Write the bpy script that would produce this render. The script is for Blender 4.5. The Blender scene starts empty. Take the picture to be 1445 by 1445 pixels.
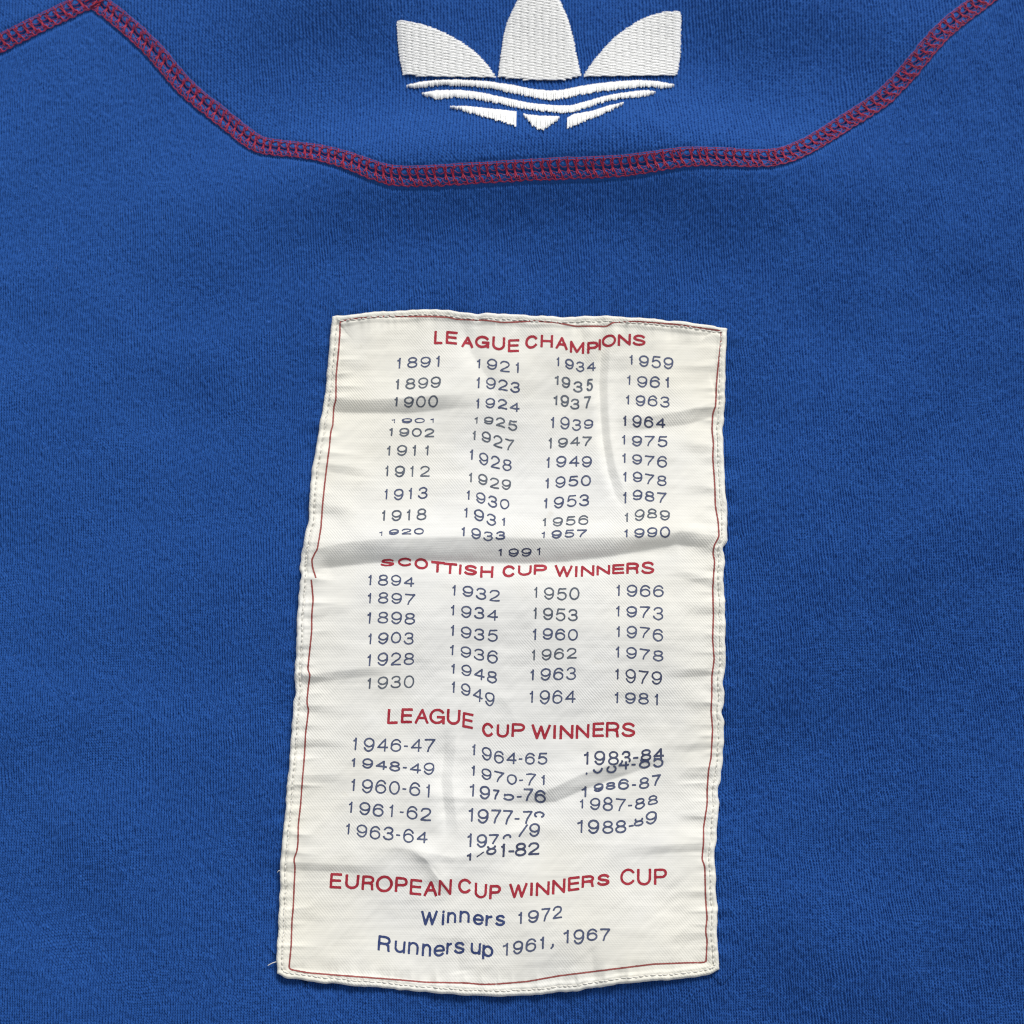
import bpy, math, random
import numpy as np

# ------------------------------------------------------------------ camera, world, lamps, exposure
PX = 1445.0                      # the layout below is measured on a 1445 x 1445 grid lying on the cloth
CX = CY = PX / 2
TILT = math.radians(14.0)
DIST = 0.36
HFOV = math.radians(40.0)
F = (PX / 2) / math.tan(HFOV / 2)
MM = 0.001

scene = bpy.context.scene
cam_data = bpy.data.cameras.new("camera")
cam_data.sensor_width = 36.0
cam_data.lens = 18.0 / math.tan(HFOV / 2)
cam_data.clip_start = 0.01
cam_data.clip_end = 20.0
cam_data.dof.use_dof = True
cam_data.dof.focus_distance = 0.346
cam_data.dof.aperture_fstop = 17.0
cam = bpy.data.objects.new("camera", cam_data)
scene.collection.objects.link(cam)
cam.location = (0, -DIST * math.sin(TILT), DIST * math.cos(TILT))
cam.rotation_euler = (TILT, 0, 0)
scene.camera = cam

world = bpy.data.worlds.new("World")
scene.world = world
world.use_nodes = True
bg = world.node_tree.nodes["Background"]
bg.inputs["Color"].default_value = (0.93, 0.96, 1.0, 1)
bg.inputs["Strength"].default_value = 0.44


def area_lamp(name, loc, target, size, power, color):
    d = bpy.data.lights.new(name, 'AREA')
    d.shape = 'RECTANGLE'
    d.size, d.size_y = size
    d.energy = power
    d.color = color
    o = bpy.data.objects.new(name, d)
    scene.collection.objects.link(o)
    o.location = loc
    v = np.array(target, float) - np.array(loc, float)
    v /= np.linalg.norm(v)
    yaw = math.atan2(v[1], v[0])
    pitch = math.acos(-v[2])
    o.rotation_euler = (pitch, 0, yaw - math.pi / 2)
    return o


area_lamp("window_light", (0.85, 2.30, 2.00), (0, 0, 0), (1.7, 1.0), 107.0, (1.0, 0.985, 0.96))

scene.view_settings.view_transform = 'Standard'
scene.view_settings.look = 'None'
scene.view_settings.exposure = 0.0
scene.view_settings.gamma = 1.0
scene.view_settings.use_curve_mapping = False
scene.cycles.filter_width = 1.1
scene.cycles.max_bounces = 6
scene.cycles.use_denoising = False

rng = np.random.default_rng(7)
random.seed(7)

# ------------------------------------------------------------------ measuring helpers
ST, CT = math.sin(TILT), math.cos(TILT)
CAMP = np.array([0.0, -DIST * ST, DIST * CT])


def plane_xy(q):
    """layout grid -> position on the table plane"""
    u = (q[:, 0] - CX) / F
    v = (CY - q[:, 1]) / F
    dy = v * CT + ST
    dz = v * ST - CT
    t = -CAMP[2] / dz
    return np.stack([u * t, CAMP[1] + dy * t], 1)


def to_grid(P):
    d = P - CAMP
    yc = d[:, 1] * CT + d[:, 2] * ST
    zc = d[:, 1] * ST - d[:, 2] * CT
    return np.stack([CX + F * d[:, 0] / zc, CY - F * yc / zc], 1)


def settle(p, hfun, n=7):
    """find where a traced point lies on the relief hfun"""
    q = p.copy()
    for _ in range(n):
        P = np.concatenate([plane_xy(q), hfun(q)[:, None]], 1)
        q = q + 0.9 * (p - to_grid(P))
    return q


def lift(q, h):
    return np.concatenate([plane_xy(q), h[:, None]], 1)


_tabs = {}


def vnoise(x, y, seed=0):
    """smooth value noise, -1..1"""
    x, y = 0.8 * x - 0.6 * y + 31.7, 0.6 * x + 0.8 * y + 17.3
    if seed not in _tabs:
        _tabs[seed] = np.random.default_rng(seed + 100).uniform(-1, 1, (256, 256)).astype(np.float32)
    T = _tabs[seed]
    xi = np.floor(x).astype(np.int64)
    yi = np.floor(y).astype(np.int64)
    fx = (x - xi)
    fy = (y - yi)
    fx = fx * fx * fx * (fx * (fx * 6 - 15) + 10)
    fy = fy * fy * fy * (fy * (fy * 6 - 15) + 10)
    a = T[yi & 255, xi & 255]
    b = T[yi & 255, (xi + 1) & 255]
    c = T[(yi + 1) & 255, xi & 255]
    d = T[(yi + 1) & 255, (xi + 1) & 255]
    return (a * (1 - fx) + b * fx) * (1 - fy) + (c * (1 - fx) + d * fx) * fy


def sstep(a, b, x):
    t = np.clip((x - a) / (b - a), 0, 1)
    return t * t * (3 - 2 * t)


def poly_dist(q, pts):
    """distance to a polyline, its side (+ = below/right of the direction of travel) and arc position 0..1"""
    pts = np.asarray(pts, float)
    seg = pts[1:] - pts[:-1]
    L = np.hypot(seg[:, 0], seg[:, 1])
    cum = np.concatenate([[0], np.cumsum(L)])
    best = np.full(len(q), 1e9)
    side = np.zeros(len(q))
    pos = np.zeros(len(q))
    for i in range(len(seg)):
        r = q - pts[i]
        t = np.clip((r @ seg[i]) / (L[i] ** 2 + 1e-12), 0, 1)
        e = r - t[:, None] * seg[i]
        d = np.hypot(e[:, 0], e[:, 1])
        m = d < best
        best[m] = d[m]
        cr = seg[i][0] * r[:, 1] - seg[i][1] * r[:, 0]
        side[m] = np.sign(cr[m])
        pos[m] = (cum[i] + t[m] * L[i]) / cum[-1]
    return best, side, pos


def resample(pts, step):
    pts = np.asarray(pts, float)
    L = np.concatenate([[0], np.cumsum(np.hypot(*(pts[1:] - pts[:-1]).T))])
    n = max(2, int(round(L[-1] / step)) + 1)
    s = np.linspace(0, L[-1], n)
    return np.stack([np.interp(s, L, pts[:, 0]), np.interp(s, L, pts[:, 1])], 1)


def smooth(pts, n=2):
    pts = np.asarray(pts, float)
    for _ in range(n):
        new = [pts[0]]
        for a, b in zip(pts[:-1], pts[1:]):
            new += [a * .75 + b * .25, a * .25 + b * .75]
        new.append(pts[-1])
        pts = np.array(new)
    return pts


# ------------------------------------------------------------------ mesh helpers
def link_mesh(name, V, faces, mat, parent=None, smooth_shade=True, label=None):
    me = bpy.data.meshes.new(name)
    V = np.asarray(V, np.float32)
    if isinstance(faces, np.ndarray):
        n, k = faces.shape
        me.vertices.add(len(V))
        me.vertices.foreach_set("co", V.ravel())
        me.loops.add(n * k)
        me.loops.foreach_set("vertex_index", faces.astype(np.int32).ravel())
        me.polygons.add(n)
        me.polygons.foreach_set("loop_start", np.arange(0, n * k, k, dtype=np.int32))
        me.update(calc_edges=True)
    else:
        me.from_pydata(V.tolist(), [], faces)
        me.update()
    me.polygons.foreach_set("use_smooth", np.full(len(me.polygons), smooth_shade))
    me.materials.append(mat)
    o = bpy.data.objects.new(name, me)
    scene.collection.objects.link(o)
    if parent is not None:
        o.parent = parent
    if label:
        o["label"] = label
    return o


class Tubes:
    """round threads collected into one mesh"""
    def __init__(self, sides=6):
        self.V, self.Fc, self.n, self.k = [], [], 0, sides

    def add(self, P, r):
        P = np.asarray(P, float)
        m = len(P)
        if m < 2:
            return
        r = np.broadcast_to(np.asarray(r, float), (m,))
        T = np.gradient(P, axis=0)
        T /= np.linalg.norm(T, axis=1)[:, None] + 1e-12
        up = np.tile(np.array([0, 0, 1.0]), (m, 1))
        S = np.cross(T, up)
        nn = np.linalg.norm(S, axis=1)[:, None]
        S = np.where(nn > 1e-3, S / (nn + 1e-12), np.array([1.0, 0, 0]))
        N = np.cross(S, T)
        a = np.arange(self.k) * 2 * math.pi / self.k
        ring = P[:, None, :] + r[:, None, None] * (np.cos(a)[None, :, None] * S[:, None, :] + np.sin(a)[None, :, None] * N[:, None, :])
        i = np.arange(m - 1)[:, None] * self.k
        j = np.arange(self.k)[None, :]
        jn = (j + 1) % self.k
        f = np.stack([i + j, i + self.k + j, i + self.k + jn, i + jn], 2).reshape(-1, 4) + self.n
        self.V.append(ring.reshape(-1, 3))
        self.Fc.append(f)
        self.n += m * self.k

    def build(self, name, mat, parent=None, label=None):
        return link_mesh(name, np.concatenate(self.V), np.concatenate(self.Fc), mat, parent, True, label)


def march(sdf_fun, x0, x1, y0, y1, step):
    """outline-true sheet of everything where sdf < 0; returns points and polygons on the layout grid"""
    xs = np.arange(x0, x1 + step, step)
    ys = np.arange(y0, y1 + step, step)
    X, Y = np.meshgrid(xs, ys)
    S = sdf_fun(np.stack([X.ravel(), Y.ravel()], 1)).reshape(X.shape)
    ins = S < 0
    cnt = ins[:-1, :-1].astype(int) + ins[1:, :-1] + ins[:-1, 1:] + ins[1:, 1:]
    ids = {}
    pts, faces = [], []

    def vid(key, x, y):
        if key not in ids:
            ids[key] = len(pts)
            pts.append((x, y))
        return ids[key]
    for j, i in zip(*np.nonzero(cnt)):
        cs = [(j, i), (j + 1, i), (j + 1, i + 1), (j, i + 1)]
        if cnt[j, i] == 4:
            faces.append([vid(c, xs[c[1]], ys[c[0]]) for c in cs])
            continue
        poly = []
        for a, b in zip(cs, cs[1:] + cs[:1]):
            sa, sb = S[a], S[b]
            if sa < 0:
                poly.append(vid(a, xs[a[1]], ys[a[0]]))
            if (sa < 0) != (sb < 0):
                t = sa / (sa - sb)
                key = (min(a, b), max(a, b))
                poly.append(vid(key, xs[a[1]] + t * (xs[b[1]] - xs[a[1]]), ys[a[0]] + t * (ys[b[0]] - ys[a[0]])))
        if len(poly) > 2:
            faces.append(poly)
    return np.array(pts), faces


# ------------------------------------------------------------------ materials
def new_mat(name):
    m = bpy.data.materials.new(name)
    m.use_nodes = True
    nt = m.node_tree
    b = nt.nodes["Principled BSDF"]
    return m, nt, b


def noise_node(nt, vec, scale, detail=2.0, rough=0.5):
    n = nt.nodes.new("ShaderNodeTexNoise")
    n.inputs["Scale"].default_value = scale
    n.inputs["Detail"].default_value = detail
    n.inputs["Roughness"].default_value = rough
    nt.links.new(vec, n.inputs["Vector"])
    return n.outputs["Fac"]


def ramp(nt, fac, stops):
    r = nt.nodes.new("ShaderNodeValToRGB")
    e = r.color_ramp.elements
    while len(e) < len(stops):
        e.new(0.5)
    for k, (p, c) in enumerate(stops):
        e[k].position = p
        e[k].color = (*c, 1)
    nt.links.new(fac, r.inputs["Fac"])
    return r.outputs["Color"]


def mixc(nt, fac, a, b, mode='MIX'):
    n = nt.nodes.new("ShaderNodeMix")
    n.data_type = 'RGBA'
    n.blend_type = mode
    if isinstance(fac, float):
        n.inputs[0].default_value = fac
    else:
        nt.links.new(fac, n.inputs[0])
    for s, v in ((6, a), (7, b)):
        if isinstance(v, tuple):
            n.inputs[s].default_value = (*v, 1)
        else:
            nt.links.new(v, n.inputs[s])
    return n.outputs[2]


def maths(nt, op, a, b=None):
    n = nt.nodes.new("ShaderNodeMath")
    n.operation = op
    for k, v in enumerate((a, b)):
        if v is None:
            continue
        if isinstance(v, (int, float)):
            n.inputs[k].default_value = v
        else:
            nt.links.new(v, n.inputs[k])
    return n.outputs[0]


def bump(nt, height, dist, strength=1.0, normal=None):
    n = nt.nodes.new("ShaderNodeBump")
    n.inputs["Strength"].default_value = strength
    n.inputs["Distance"].default_value = dist
    nt.links.new(height, n.inputs["Height"])
    if normal is not None:
        nt.links.new(normal, n.inputs["Normal"])
    return n.outputs["Normal"]


def obj_coords(nt):
    return nt.nodes.new("ShaderNodeTexCoord").outputs["Object"]


def knit_mat(name, dark, mid, light):
    m, nt, b = new_mat(name)
    v = obj_coords(nt)
    mp = nt.nodes.new("ShaderNodeMapping")
    mp.inputs["Scale"].default_value = (1.5, 0.8, 1.0)
    nt.links.new(v, mp.inputs["Vector"])
    f1 = noise_node(nt, mp.outputs[0], 1500.0, 2.0, 0.6)      # yarn melange
    f2 = noise_node(nt, v, 45.0, 4.0, 0.6)                   # worn, washed patches
    c = ramp(nt, f1, [(0.25, dark), (0.5, mid), (0.78, light)])
    c2 = mixc(nt, maths(nt, 'MULTIPLY', f2, 0.30), c, light)
    fl = ramp(nt, noise_node(nt, v, 1050.0, 1.0, 0.5), [(0.74, (0, 0, 0)), (0.82, (1, 1, 1))])   # pale lint flecks
    c2 = mixc(nt, maths(nt, 'MULTIPLY', fl, 0.45), c2, (0.12, 0.24, 0.56))
    nt.links.new(c2, b.inputs["Base Color"])
    b.inputs["Roughness"].default_value = 0.92
    b.inputs["Specular IOR Level"].default_value = 0.15
    b.inputs["Sheen Weight"].default_value = 0.05
    b.inputs["Sheen Roughness"].default_value = 0.5
    b.inputs["Sheen Tint"].default_value = (0.45, 0.62, 1.0, 1)
    nt.links.new(bump(nt, noise_node(nt, v, 3200.0, 2.0, 0.6), 0.00012, 0.6), b.inputs["Normal"])
    return m


def weave_normal(nt, v, k=1.0):
    """fine twill diagonal over a plain thread grid"""
    sep = nt.nodes.new("ShaderNodeSeparateXYZ")
    nt.links.new(v, sep.inputs[0])
    wob = noise_node(nt, v, 120.0, 2.0)
    x = maths(nt, 'MULTIPLY', sep.outputs[0], 6.2832 / 0.00072)
    y = maths(nt, 'MULTIPLY', sep.outputs[1], 6.2832 / 0.00085)
    d = maths(nt, 'ADD', maths(nt, 'ADD', x, y), maths(nt, 'MULTIPLY', wob, 7.0))
    tw = maths(nt, 'SINE', d)
    th = maths(nt, 'SINE', maths(nt, 'MULTIPLY', sep.outputs[1], 6.2832 / 0.00041))
    mask = maths(nt, 'MAXIMUM', maths(nt, 'MULTIPLY', maths(nt, 'SUBTRACT', noise_node(nt, v, 55.0, 3.0), 0.36), 4.0), 0.12)
    mp = nt.nodes.new("ShaderNodeMapping")
    mp.inputs["Scale"].default_value = (0.07, 1.0, 1.0)
    nt.links.new(v, mp.inputs["Vector"])
    slub = noise_node(nt, mp.outputs[0], 2400.0, 2.0)
    h = maths(nt, 'ADD', maths(nt, 'MULTIPLY', maths(nt, 'MULTIPLY', tw, 0.28), mask), maths(nt, 'MULTIPLY', th, 0.05))
    h = maths(nt, 'ADD', h, maths(nt, 'MULTIPLY', slub, 0.45))
    return bump(nt, h, 0.00006 * k, 1.0)


def label_mat():
    m, nt, b = new_mat("ivory_label_cloth")
    v = obj_coords(nt)
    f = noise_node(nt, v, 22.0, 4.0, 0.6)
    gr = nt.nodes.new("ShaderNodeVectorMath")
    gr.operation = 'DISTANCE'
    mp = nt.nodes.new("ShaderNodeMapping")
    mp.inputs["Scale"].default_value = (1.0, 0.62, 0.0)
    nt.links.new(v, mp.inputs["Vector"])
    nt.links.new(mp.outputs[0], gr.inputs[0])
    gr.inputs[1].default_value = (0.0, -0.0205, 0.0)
    age_and_shade = maths(nt, 'MULTIPLY', maths(nt, 'SUBTRACT', gr.outputs["Value"], 0.026), 7.0)  # yellowed edges; cooler centre paints the middle's grey shade into the colour
    f = maths(nt, 'ADD', maths(nt, 'MULTIPLY', f, 0.8), age_and_shade)
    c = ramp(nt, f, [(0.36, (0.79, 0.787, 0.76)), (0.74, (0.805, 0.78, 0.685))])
    f2 = noise_node(nt, v, 900.0, 3.0, 0.7)
    c = mixc(nt, maths(nt, 'MULTIPLY', f2, 0.22), c, (0.72, 0.705, 0.65))
    spots = noise_node(nt, v, 160.0, 3.0, 0.5)
    sp = ramp(nt, spots, [(0.70, (0, 0, 0)), (0.80, (1, 1, 1))])
    c = mixc(nt, maths(nt, 'MULTIPLY', sp, 0.35), c, (0.50, 0.46, 0.36))
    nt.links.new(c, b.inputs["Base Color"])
    b.inputs["Roughness"].default_value = 0.72
    b.inputs["Specular IOR Level"].default_value = 0.25
    b.inputs["Sheen Weight"].default_value = 0.05
    nt.links.new(weave_normal(nt, v), b.inputs["Normal"])
    return m


def print_mat(name, col, worn):
    m, nt, b = new_mat(name)
    v = obj_coords(nt)
    f = noise_node(nt, v, 420.0, 4.0, 0.65)
    c = ramp(nt, f, [(0.35, col), (0.75, worn)])
    nt.links.new(c, b.inputs["Base Color"])
    b.inputs["Roughness"].default_value = 0.7
    b.inputs["Specular IOR Level"].default_value = 0.25
    nt.links.new(weave_normal(nt, v, 1.0), b.inputs["Normal"])
    return m


def thread_mat(name, a, c2, rough=0.45, scale=900.0, spec=0.4):
    m, nt, b = new_mat(name)
    v = obj_coords(nt)
    c = ramp(nt, noise_node(nt, v, scale, 3.0, 0.6), [(0.3, a), (0.7, c2)])
    nt.links.new(c, b.inputs["Base Color"])
    b.inputs["Roughness"].default_value = rough
    b.inputs["Specular IOR Level"].default_value = spec
    nt.links.new(bump(nt, noise_node(nt, v, 5000.0, 2.0), 0.00005, 0.5), b.inputs["Normal"])
    return m


M_KNIT = knit_mat("royal_blue_knit", (0.0105, 0.056, 0.232), (0.0163, 0.081, 0.310), (0.029, 0.119, 0.405))
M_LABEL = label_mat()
M_NAVY = print_mat("navy_print", (0.056, 0.072, 0.145), (0.125, 0.145, 0.225))
M_NAVY_STRONG = print_mat("deep_navy_print", (0.026, 0.045, 0.15), (0.06, 0.085, 0.21))
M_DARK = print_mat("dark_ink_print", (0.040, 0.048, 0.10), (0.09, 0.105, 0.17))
M_SLATE = print_mat("faded_slate_print", (0.075, 0.09, 0.125), (0.17, 0.19, 0.22))
M_RED = print_mat("red_print", (0.33, 0.015, 0.032), (0.44, 0.045, 0.065))
M_LINE = print_mat("red_border_print", (0.27, 0.060, 0.058), (0.37, 0.12, 0.105))
M_SEAM = thread_mat("red_seam_thread", (0.16, 0.007, 0.042), (0.31, 0.018, 0.085), 0.65, 700.0)
M_SEAM2 = thread_mat("bright_red_seam_thread", (0.24, 0.004, 0.026), (0.42, 0.014, 0.055), 0.6, 700.0)
M_WHITE = thread_mat("white_embroidery_thread", (0.90, 0.90, 0.885), (0.95, 0.95, 0.94), 0.45, 500.0)
M_HEMTHREAD = thread_mat("white_sewing_thread", (0.70, 0.68, 0.62), (0.80, 0.78, 0.73), 0.6, 500.0)

# ------------------------------------------------------------------ the garment
shirt = bpy.data.objects.new("sweatshirt", None)
scene.collection.objects.link(shirt)
shirt["label"] = "royal blue knitted sweatshirt back with red seams, white embroidered emblem and sewn ivory label"
shirt["category"] = "sweatshirt"

# --- traced lines on the layout grid
SEAM_MAIN = [(131, 0), (140, 5), (155.7, 17.3), (190, 45), (225, 79.6), (249, 110.7), (277, 138), (311, 164), (339, 187), (363, 205), (391, 209.5),
             (432, 213), (467, 219.7), (495, 228), (534.6, 244), (562, 250), (604, 249), (655.7, 246), (707.6, 242.5), (776.8, 239), (846, 237),
             (898, 233), (950, 223.5), (979.6, 221), (1031.5, 222), (1066, 224.5), (1100.7, 222), (1135, 209), (1170, 188), (1204.5, 166),
             (1239, 145), (1267, 119), (1291, 91), (1318.7, 56), (1343, 33), (1377.5, 7), (1400, -10), (1560, -130), (1900, -380)]
SEAM_LEFT = [(-420, 270), (-150, 143), (0, 62), (34.6, 45), (79.6, 23), (114, 6), (134, -2)]


def cloth_low(q):
    """broad soft waves of the laid-out back, metres"""
    x, y = q[:, 0], q[:, 1]
    wx = np.exp(-np.abs((x - 765) / 420.0) ** 4)
    sy = 222 + 10 * np.sin(x / 260.0) + 0.06 * np.abs(x - 765) ** 2 / 300.0
    ridge = np.where(y < sy, np.exp(-((y - sy) / 72.0) ** 2), np.exp(-((y - sy) / 80.0) ** 2))
    top = np.where(y < -12, np.exp(-((y + 12) / 150.0) ** 2), np.exp(-((y + 12) / 70.0) ** 2))
    wt = np.exp(-np.abs((x - 745) / 440.0) ** 4)
    h = 8.2 * ridge * wx + 7.4 * top * wt * (1 - 0.78 * np.exp(-((x - 760) / 215.0) ** 4))
    # side arms of the back fold
    h += 1.6 * np.exp(-((y - 60 - 0.25 * (x - 1290)) / 60) ** 2 - ((x - 1290) / 120) ** 2)
    h += 1.2 * np.exp(-((y - 330) / 90) ** 2 - ((x - 170) / 160) ** 2)
    h += 2.3 * vnoise(x / 310.0 + 3.3, y / 290.0 + 1.7, 11)
    h += 0.85 * vnoise(x / 120.0 + 5.3, y / 105.0 + 8.7, 12)
    h += 0.05 * vnoise(x / 38.0, y / 34.0, 13)
    return h * MM


SEAM_MAIN_S = settle(resample(smooth(SEAM_MAIN, 2), 8), cloth_low, 6)
SEAM_LEFT_S = settle(resample(smooth(SEAM_LEFT, 2), 8), cloth_low, 6)
_sx = np.concatenate([SEAM_LEFT_S[:, 0], SEAM_MAIN_S[2:, 0]])
_sy = np.concatenate([SEAM_LEFT_S[:, 1], SEAM_MAIN_S[2:, 1]])
_o = np.argsort(_sx)
_sx, _sy = _sx[_o], _sy[_o]


def seam_y(x):
    return np.interp(x, _sx, _sy)


TOP = [(468.7, 446.6), (508.6, 442.1), (564, 437.7), (626, 437.3), (640, 439.5), (654.7, 442.1), (707.9, 442.8), (740, 445.0), (765, 446), (807.5, 447.7),
       (840, 446.8), (871.7, 448.3), (929.3, 449.9), (980, 455.5), (1026.7, 463.2)]
RIGHT = [(1026.7, 463.2), (1025.6, 473), (1024.5, 519.6), (1023.4, 570.6), (1020, 603.8), (1021.2, 633), (1021.8, 666), (1024.5, 699.6), (1026.7, 741.7),
         (1025.6, 763.9), (1019, 774), (1022.6, 785), (1022.7, 793), (1021, 820), (1022.7, 846), (1023.3, 912.9), (1024, 946), (1019.5, 962.7), (1022.7, 979),
         (1022.7, 991), (1018.6, 1004), (1021.8, 1017.6), (1021, 1053), (1016.7, 1104), (1013.2, 1110.6), (1014.5, 1135), (1011, 1168), (1010.7, 1192),
         (1008.5, 1200), (1010, 1245), (1013, 1289.6), (1011, 1314), (1014.4, 1345), (1015.6, 1368)]
BOTTOM = [(390.8, 1373.8), (402, 1380.3), (446.4, 1386), (512.9, 1392.6), (579, 1398), (645.7, 1403.7), (700, 1406.6), (755, 1403.7), (810.7, 1399),
          (888, 1387), (943.6, 1382.6), (985, 1379.5), (1004, 1375), (1015.6, 1368)]
LEFT = [(468.7, 446.6), (465.4, 475), (462, 508.6), (458.8, 552.9), (453, 586), (446.6, 630), (440, 666), (436.6, 699.6), (435.5, 735), (431, 755),
        (424.4, 786), (423.5, 804), (427, 813), (423, 824), (421, 846), (418.8, 890.7), (417, 935), (416.6, 975), (414.4, 992), (411, 1035), (406.6, 1090.7),
        (402, 1146), (397.8, 1192), (395, 1230), (395.5, 1256), (392, 1300.7), (391, 1345), (390.8, 1373.8)]


def scallop(pts, axis, seed):
    P = resample(pts, 4.0)
    s = np.arange(len(P)) * 4.0
    w = 0.9 * vnoise(s / 8.5, s * 0 + .5, seed) + 0.7 * vnoise(s / 19.0, s * 0 + 2.5, seed)
    w[0] = w[-1] = 0
    P[:, axis] += w
    return P


TOP, BOTTOM = scallop(TOP, 1, 81) , scallop(BOTTOM, 1, 82)
LEFT, RIGHT = scallop(LEFT, 0, 83), scallop(RIGHT, 0, 84)
OUTLINE = np.concatenate([TOP, RIGHT[1:], BOTTOM[::-1][1:], LEFT[::-1][1:-1]])

BORDER = [(445.4, 814.3), (441, 800), (440, 790), (444, 781), (447.7, 776), (453, 744), (455.4, 710.7), (458.8, 677.5), (461, 659.8), (465.4, 626.6), (466.5, 610),
          (469.8, 600), (471, 575), (474, 564), (474.3, 530.7), (477.6, 497.5), (479.8, 468.7), (479.8, 453.5), (497.5, 449.9), (541.8, 446.6),
          (608, 446.6), (632.6, 447.7), (643.7, 450.6), (685.7, 452), (707.9, 455), (725.6, 454.6), (752, 452.8), (785, 455), (812, 460.5), (840.7, 460.3),
          (856, 461), (865, 455), (896, 453.7), (951.5, 457.6), (1018, 467), (1016.8, 486.4), (1013.5, 515), (1010.8, 544), (1010, 572.8), (1005.7, 583.9),
          (1004.6, 608), (1006.8, 626), (1005.7, 644), (1008.6, 684), (1009.5, 715), (1013.5, 737), (1014.6, 757), (1007.5, 770.5), (1005.9, 781.6), (1008.5, 791),
          (1005.7, 831), (1006.7, 868.6), (1005.6, 901.8), (1007.8, 930.6), (1004.5, 955), (1004.5, 982), (1003.4, 1004), (1005.6, 1028.7), (1003.4, 1068.6),
          (1000, 1086), (997.9, 1113), (997.9, 1135), (992.8, 1168), (992.8, 1190), (990.5, 1212), (994.5, 1223), (995.6, 1267.5), (997.8, 1296), (995.6, 1314),
          (997.8, 1327), (996.3, 1358), (965.7, 1358.7), (921.4, 1360.5), (877, 1366), (837, 1371), (788.6, 1377), (744, 1385), (700, 1388.6), (679, 1389),
          (656.8, 1387), (601, 1386), (568, 1383), (501.8, 1378), (435, 1372.7), (407.7, 1367.6), (411, 1334), (412, 1300.7), (414, 1278.6), (415.4, 1245),
          (416.5, 1223), (414.5, 1212), (418.7, 1203), (420.5, 1190), (421, 1163.8), (424.3, 1135), (426.5, 1104), (429.9, 1064), (431, 1037.6), (435.4, 1002),
          (433, 991), (435, 970), (437.6, 952), (434.3, 944), (436.5, 924), (439.9, 890.7), (439.9, 868.6), (442, 846), (439.4, 819)]

# --- relief of the cloth
KNIT_DEPTH = 0.58


def seam_profile(q):
    """flatlock seam: two soft shoulders and a groove"""
    x, y = q[:, 0], q[:, 1]
    out = np.zeros(len(q))
    m = np.abs(y - seam_y(x)) < 75
    if m.any():
        qq = q[m]
        d1, s1, p1 = poly_dist(qq, SEAM_MAIN_S)
        d2, s2, p2 = poly_dist(qq, SEAM_LEFT_S)
        d = np.minimum(d1, d2)
        t = d / 13.0
        out[m] = (0.36 * np.exp(-((t - 0.45) / 0.5) ** 2) - 0.75 * np.exp(-(t / 0.16) ** 2) - 0.22 * np.exp(-((t - 1.15) / 0.22) ** 2)) * MM
    return out


# the traced label edge brought to its real height; all label distances are measured from it
OUTLINE = settle(OUTLINE, lambda g: cloth_low(g) + 0.9 * MM, 5)
_tx, _ty = np.arange(345, 1072, 1.8), np.arange(395, 1452, 1.8)
_gx, _gy = np.meshgrid(_tx, _ty)
_g = np.stack([_gx.ravel(), _gy.ravel()], 1)
_d, _, _ = poly_dist(_g, np.concatenate([OUTLINE, OUTLINE[:1]]))
_ins = np.zeros(len(_g), bool)
_j = len(OUTLINE) - 1
for _i in range(len(OUTLINE)):
    _a, _b = OUTLINE[_i], OUTLINE[_j]
    _c = (_a[1] > _g[:, 1]) != (_b[1] > _g[:, 1])
    _ins ^= _c & (_g[:, 0] < (_b[0] - _a[0]) * (_g[:, 1] - _a[1]) / (_b[1] - _a[1] + 1e-12) + _a[0])
    _j = _i
EDGE_TABLE = np.where(_ins, _d, -_d).reshape(_gx.shape)


def outline_depth(q, signed=False):
    """distance inside the sewn label's edge (outside: 0, or negative when signed)"""
    fx = np.clip((q[:, 0] - _tx[0]) / 1.8, 0, len(_tx) - 1.001)
    fy = np.clip((q[:, 1] - _ty[0]) / 1.8, 0, len(_ty) - 1.001)
    ix, iy = fx.astype(int), fy.astype(int)
    fx, fy = fx - ix, fy - iy
    T = EDGE_TABLE
    d = (T[iy, ix] * (1 - fx) + T[iy, ix + 1] * fx) * (1 - fy) + (T[iy + 1, ix] * (1 - fx) + T[iy + 1, ix + 1] * fx) * fy
    return d if signed else np.maximum(d, 0)


def knit(xy, q, yoke):
    """stitch relief, metres: upright wales made of small V loops, irregular"""
    X, Y = xy[:, 0] * 1000, xy[:, 1] * 1000
    per = np.where(yoke, 0.90, 0.64)
    pry = np.where(yoke, 0.85, 0.62)
    wx = 0.9 * vnoise(X / 14.0, Y / 20.0, 21) + 0.30 * vnoise(X / 3.1, Y / 5.2, 22) + 0.10 * vnoise(X / 0.9, Y / 1.2, 23)
    wy = 0.9 * vnoise(X / 17.0, Y / 12.0, 24) + 0.35 * vnoise(X / 2.6, Y / 2.2, 25)
    a = 2 * math.pi * (X + 0.8 * wx) / per
    b = 2 * math.pi * (Y + wy) / pry
    col = 0.5 + 0.5 * np.cos(a + 0.75 * np.sin(b))
    row = 0.5 + 0.5 * np.cos(b + 1.2 * np.sin(a))
    bal = np.clip(0.95 + 0.18 * vnoise(X / 6.0, Y / 9.0, 26), 0.6, 1.0)
    h = col * bal + row * (1.0 - bal)
    fib = vnoise(X / 0.36, Y / 0.85, 27) * 0.6 + vnoise(X / 0.9, Y / 1.3, 28) * 0.35
    h = h + 0.42 * fib
    return KNIT_DEPTH * h * MM


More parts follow.
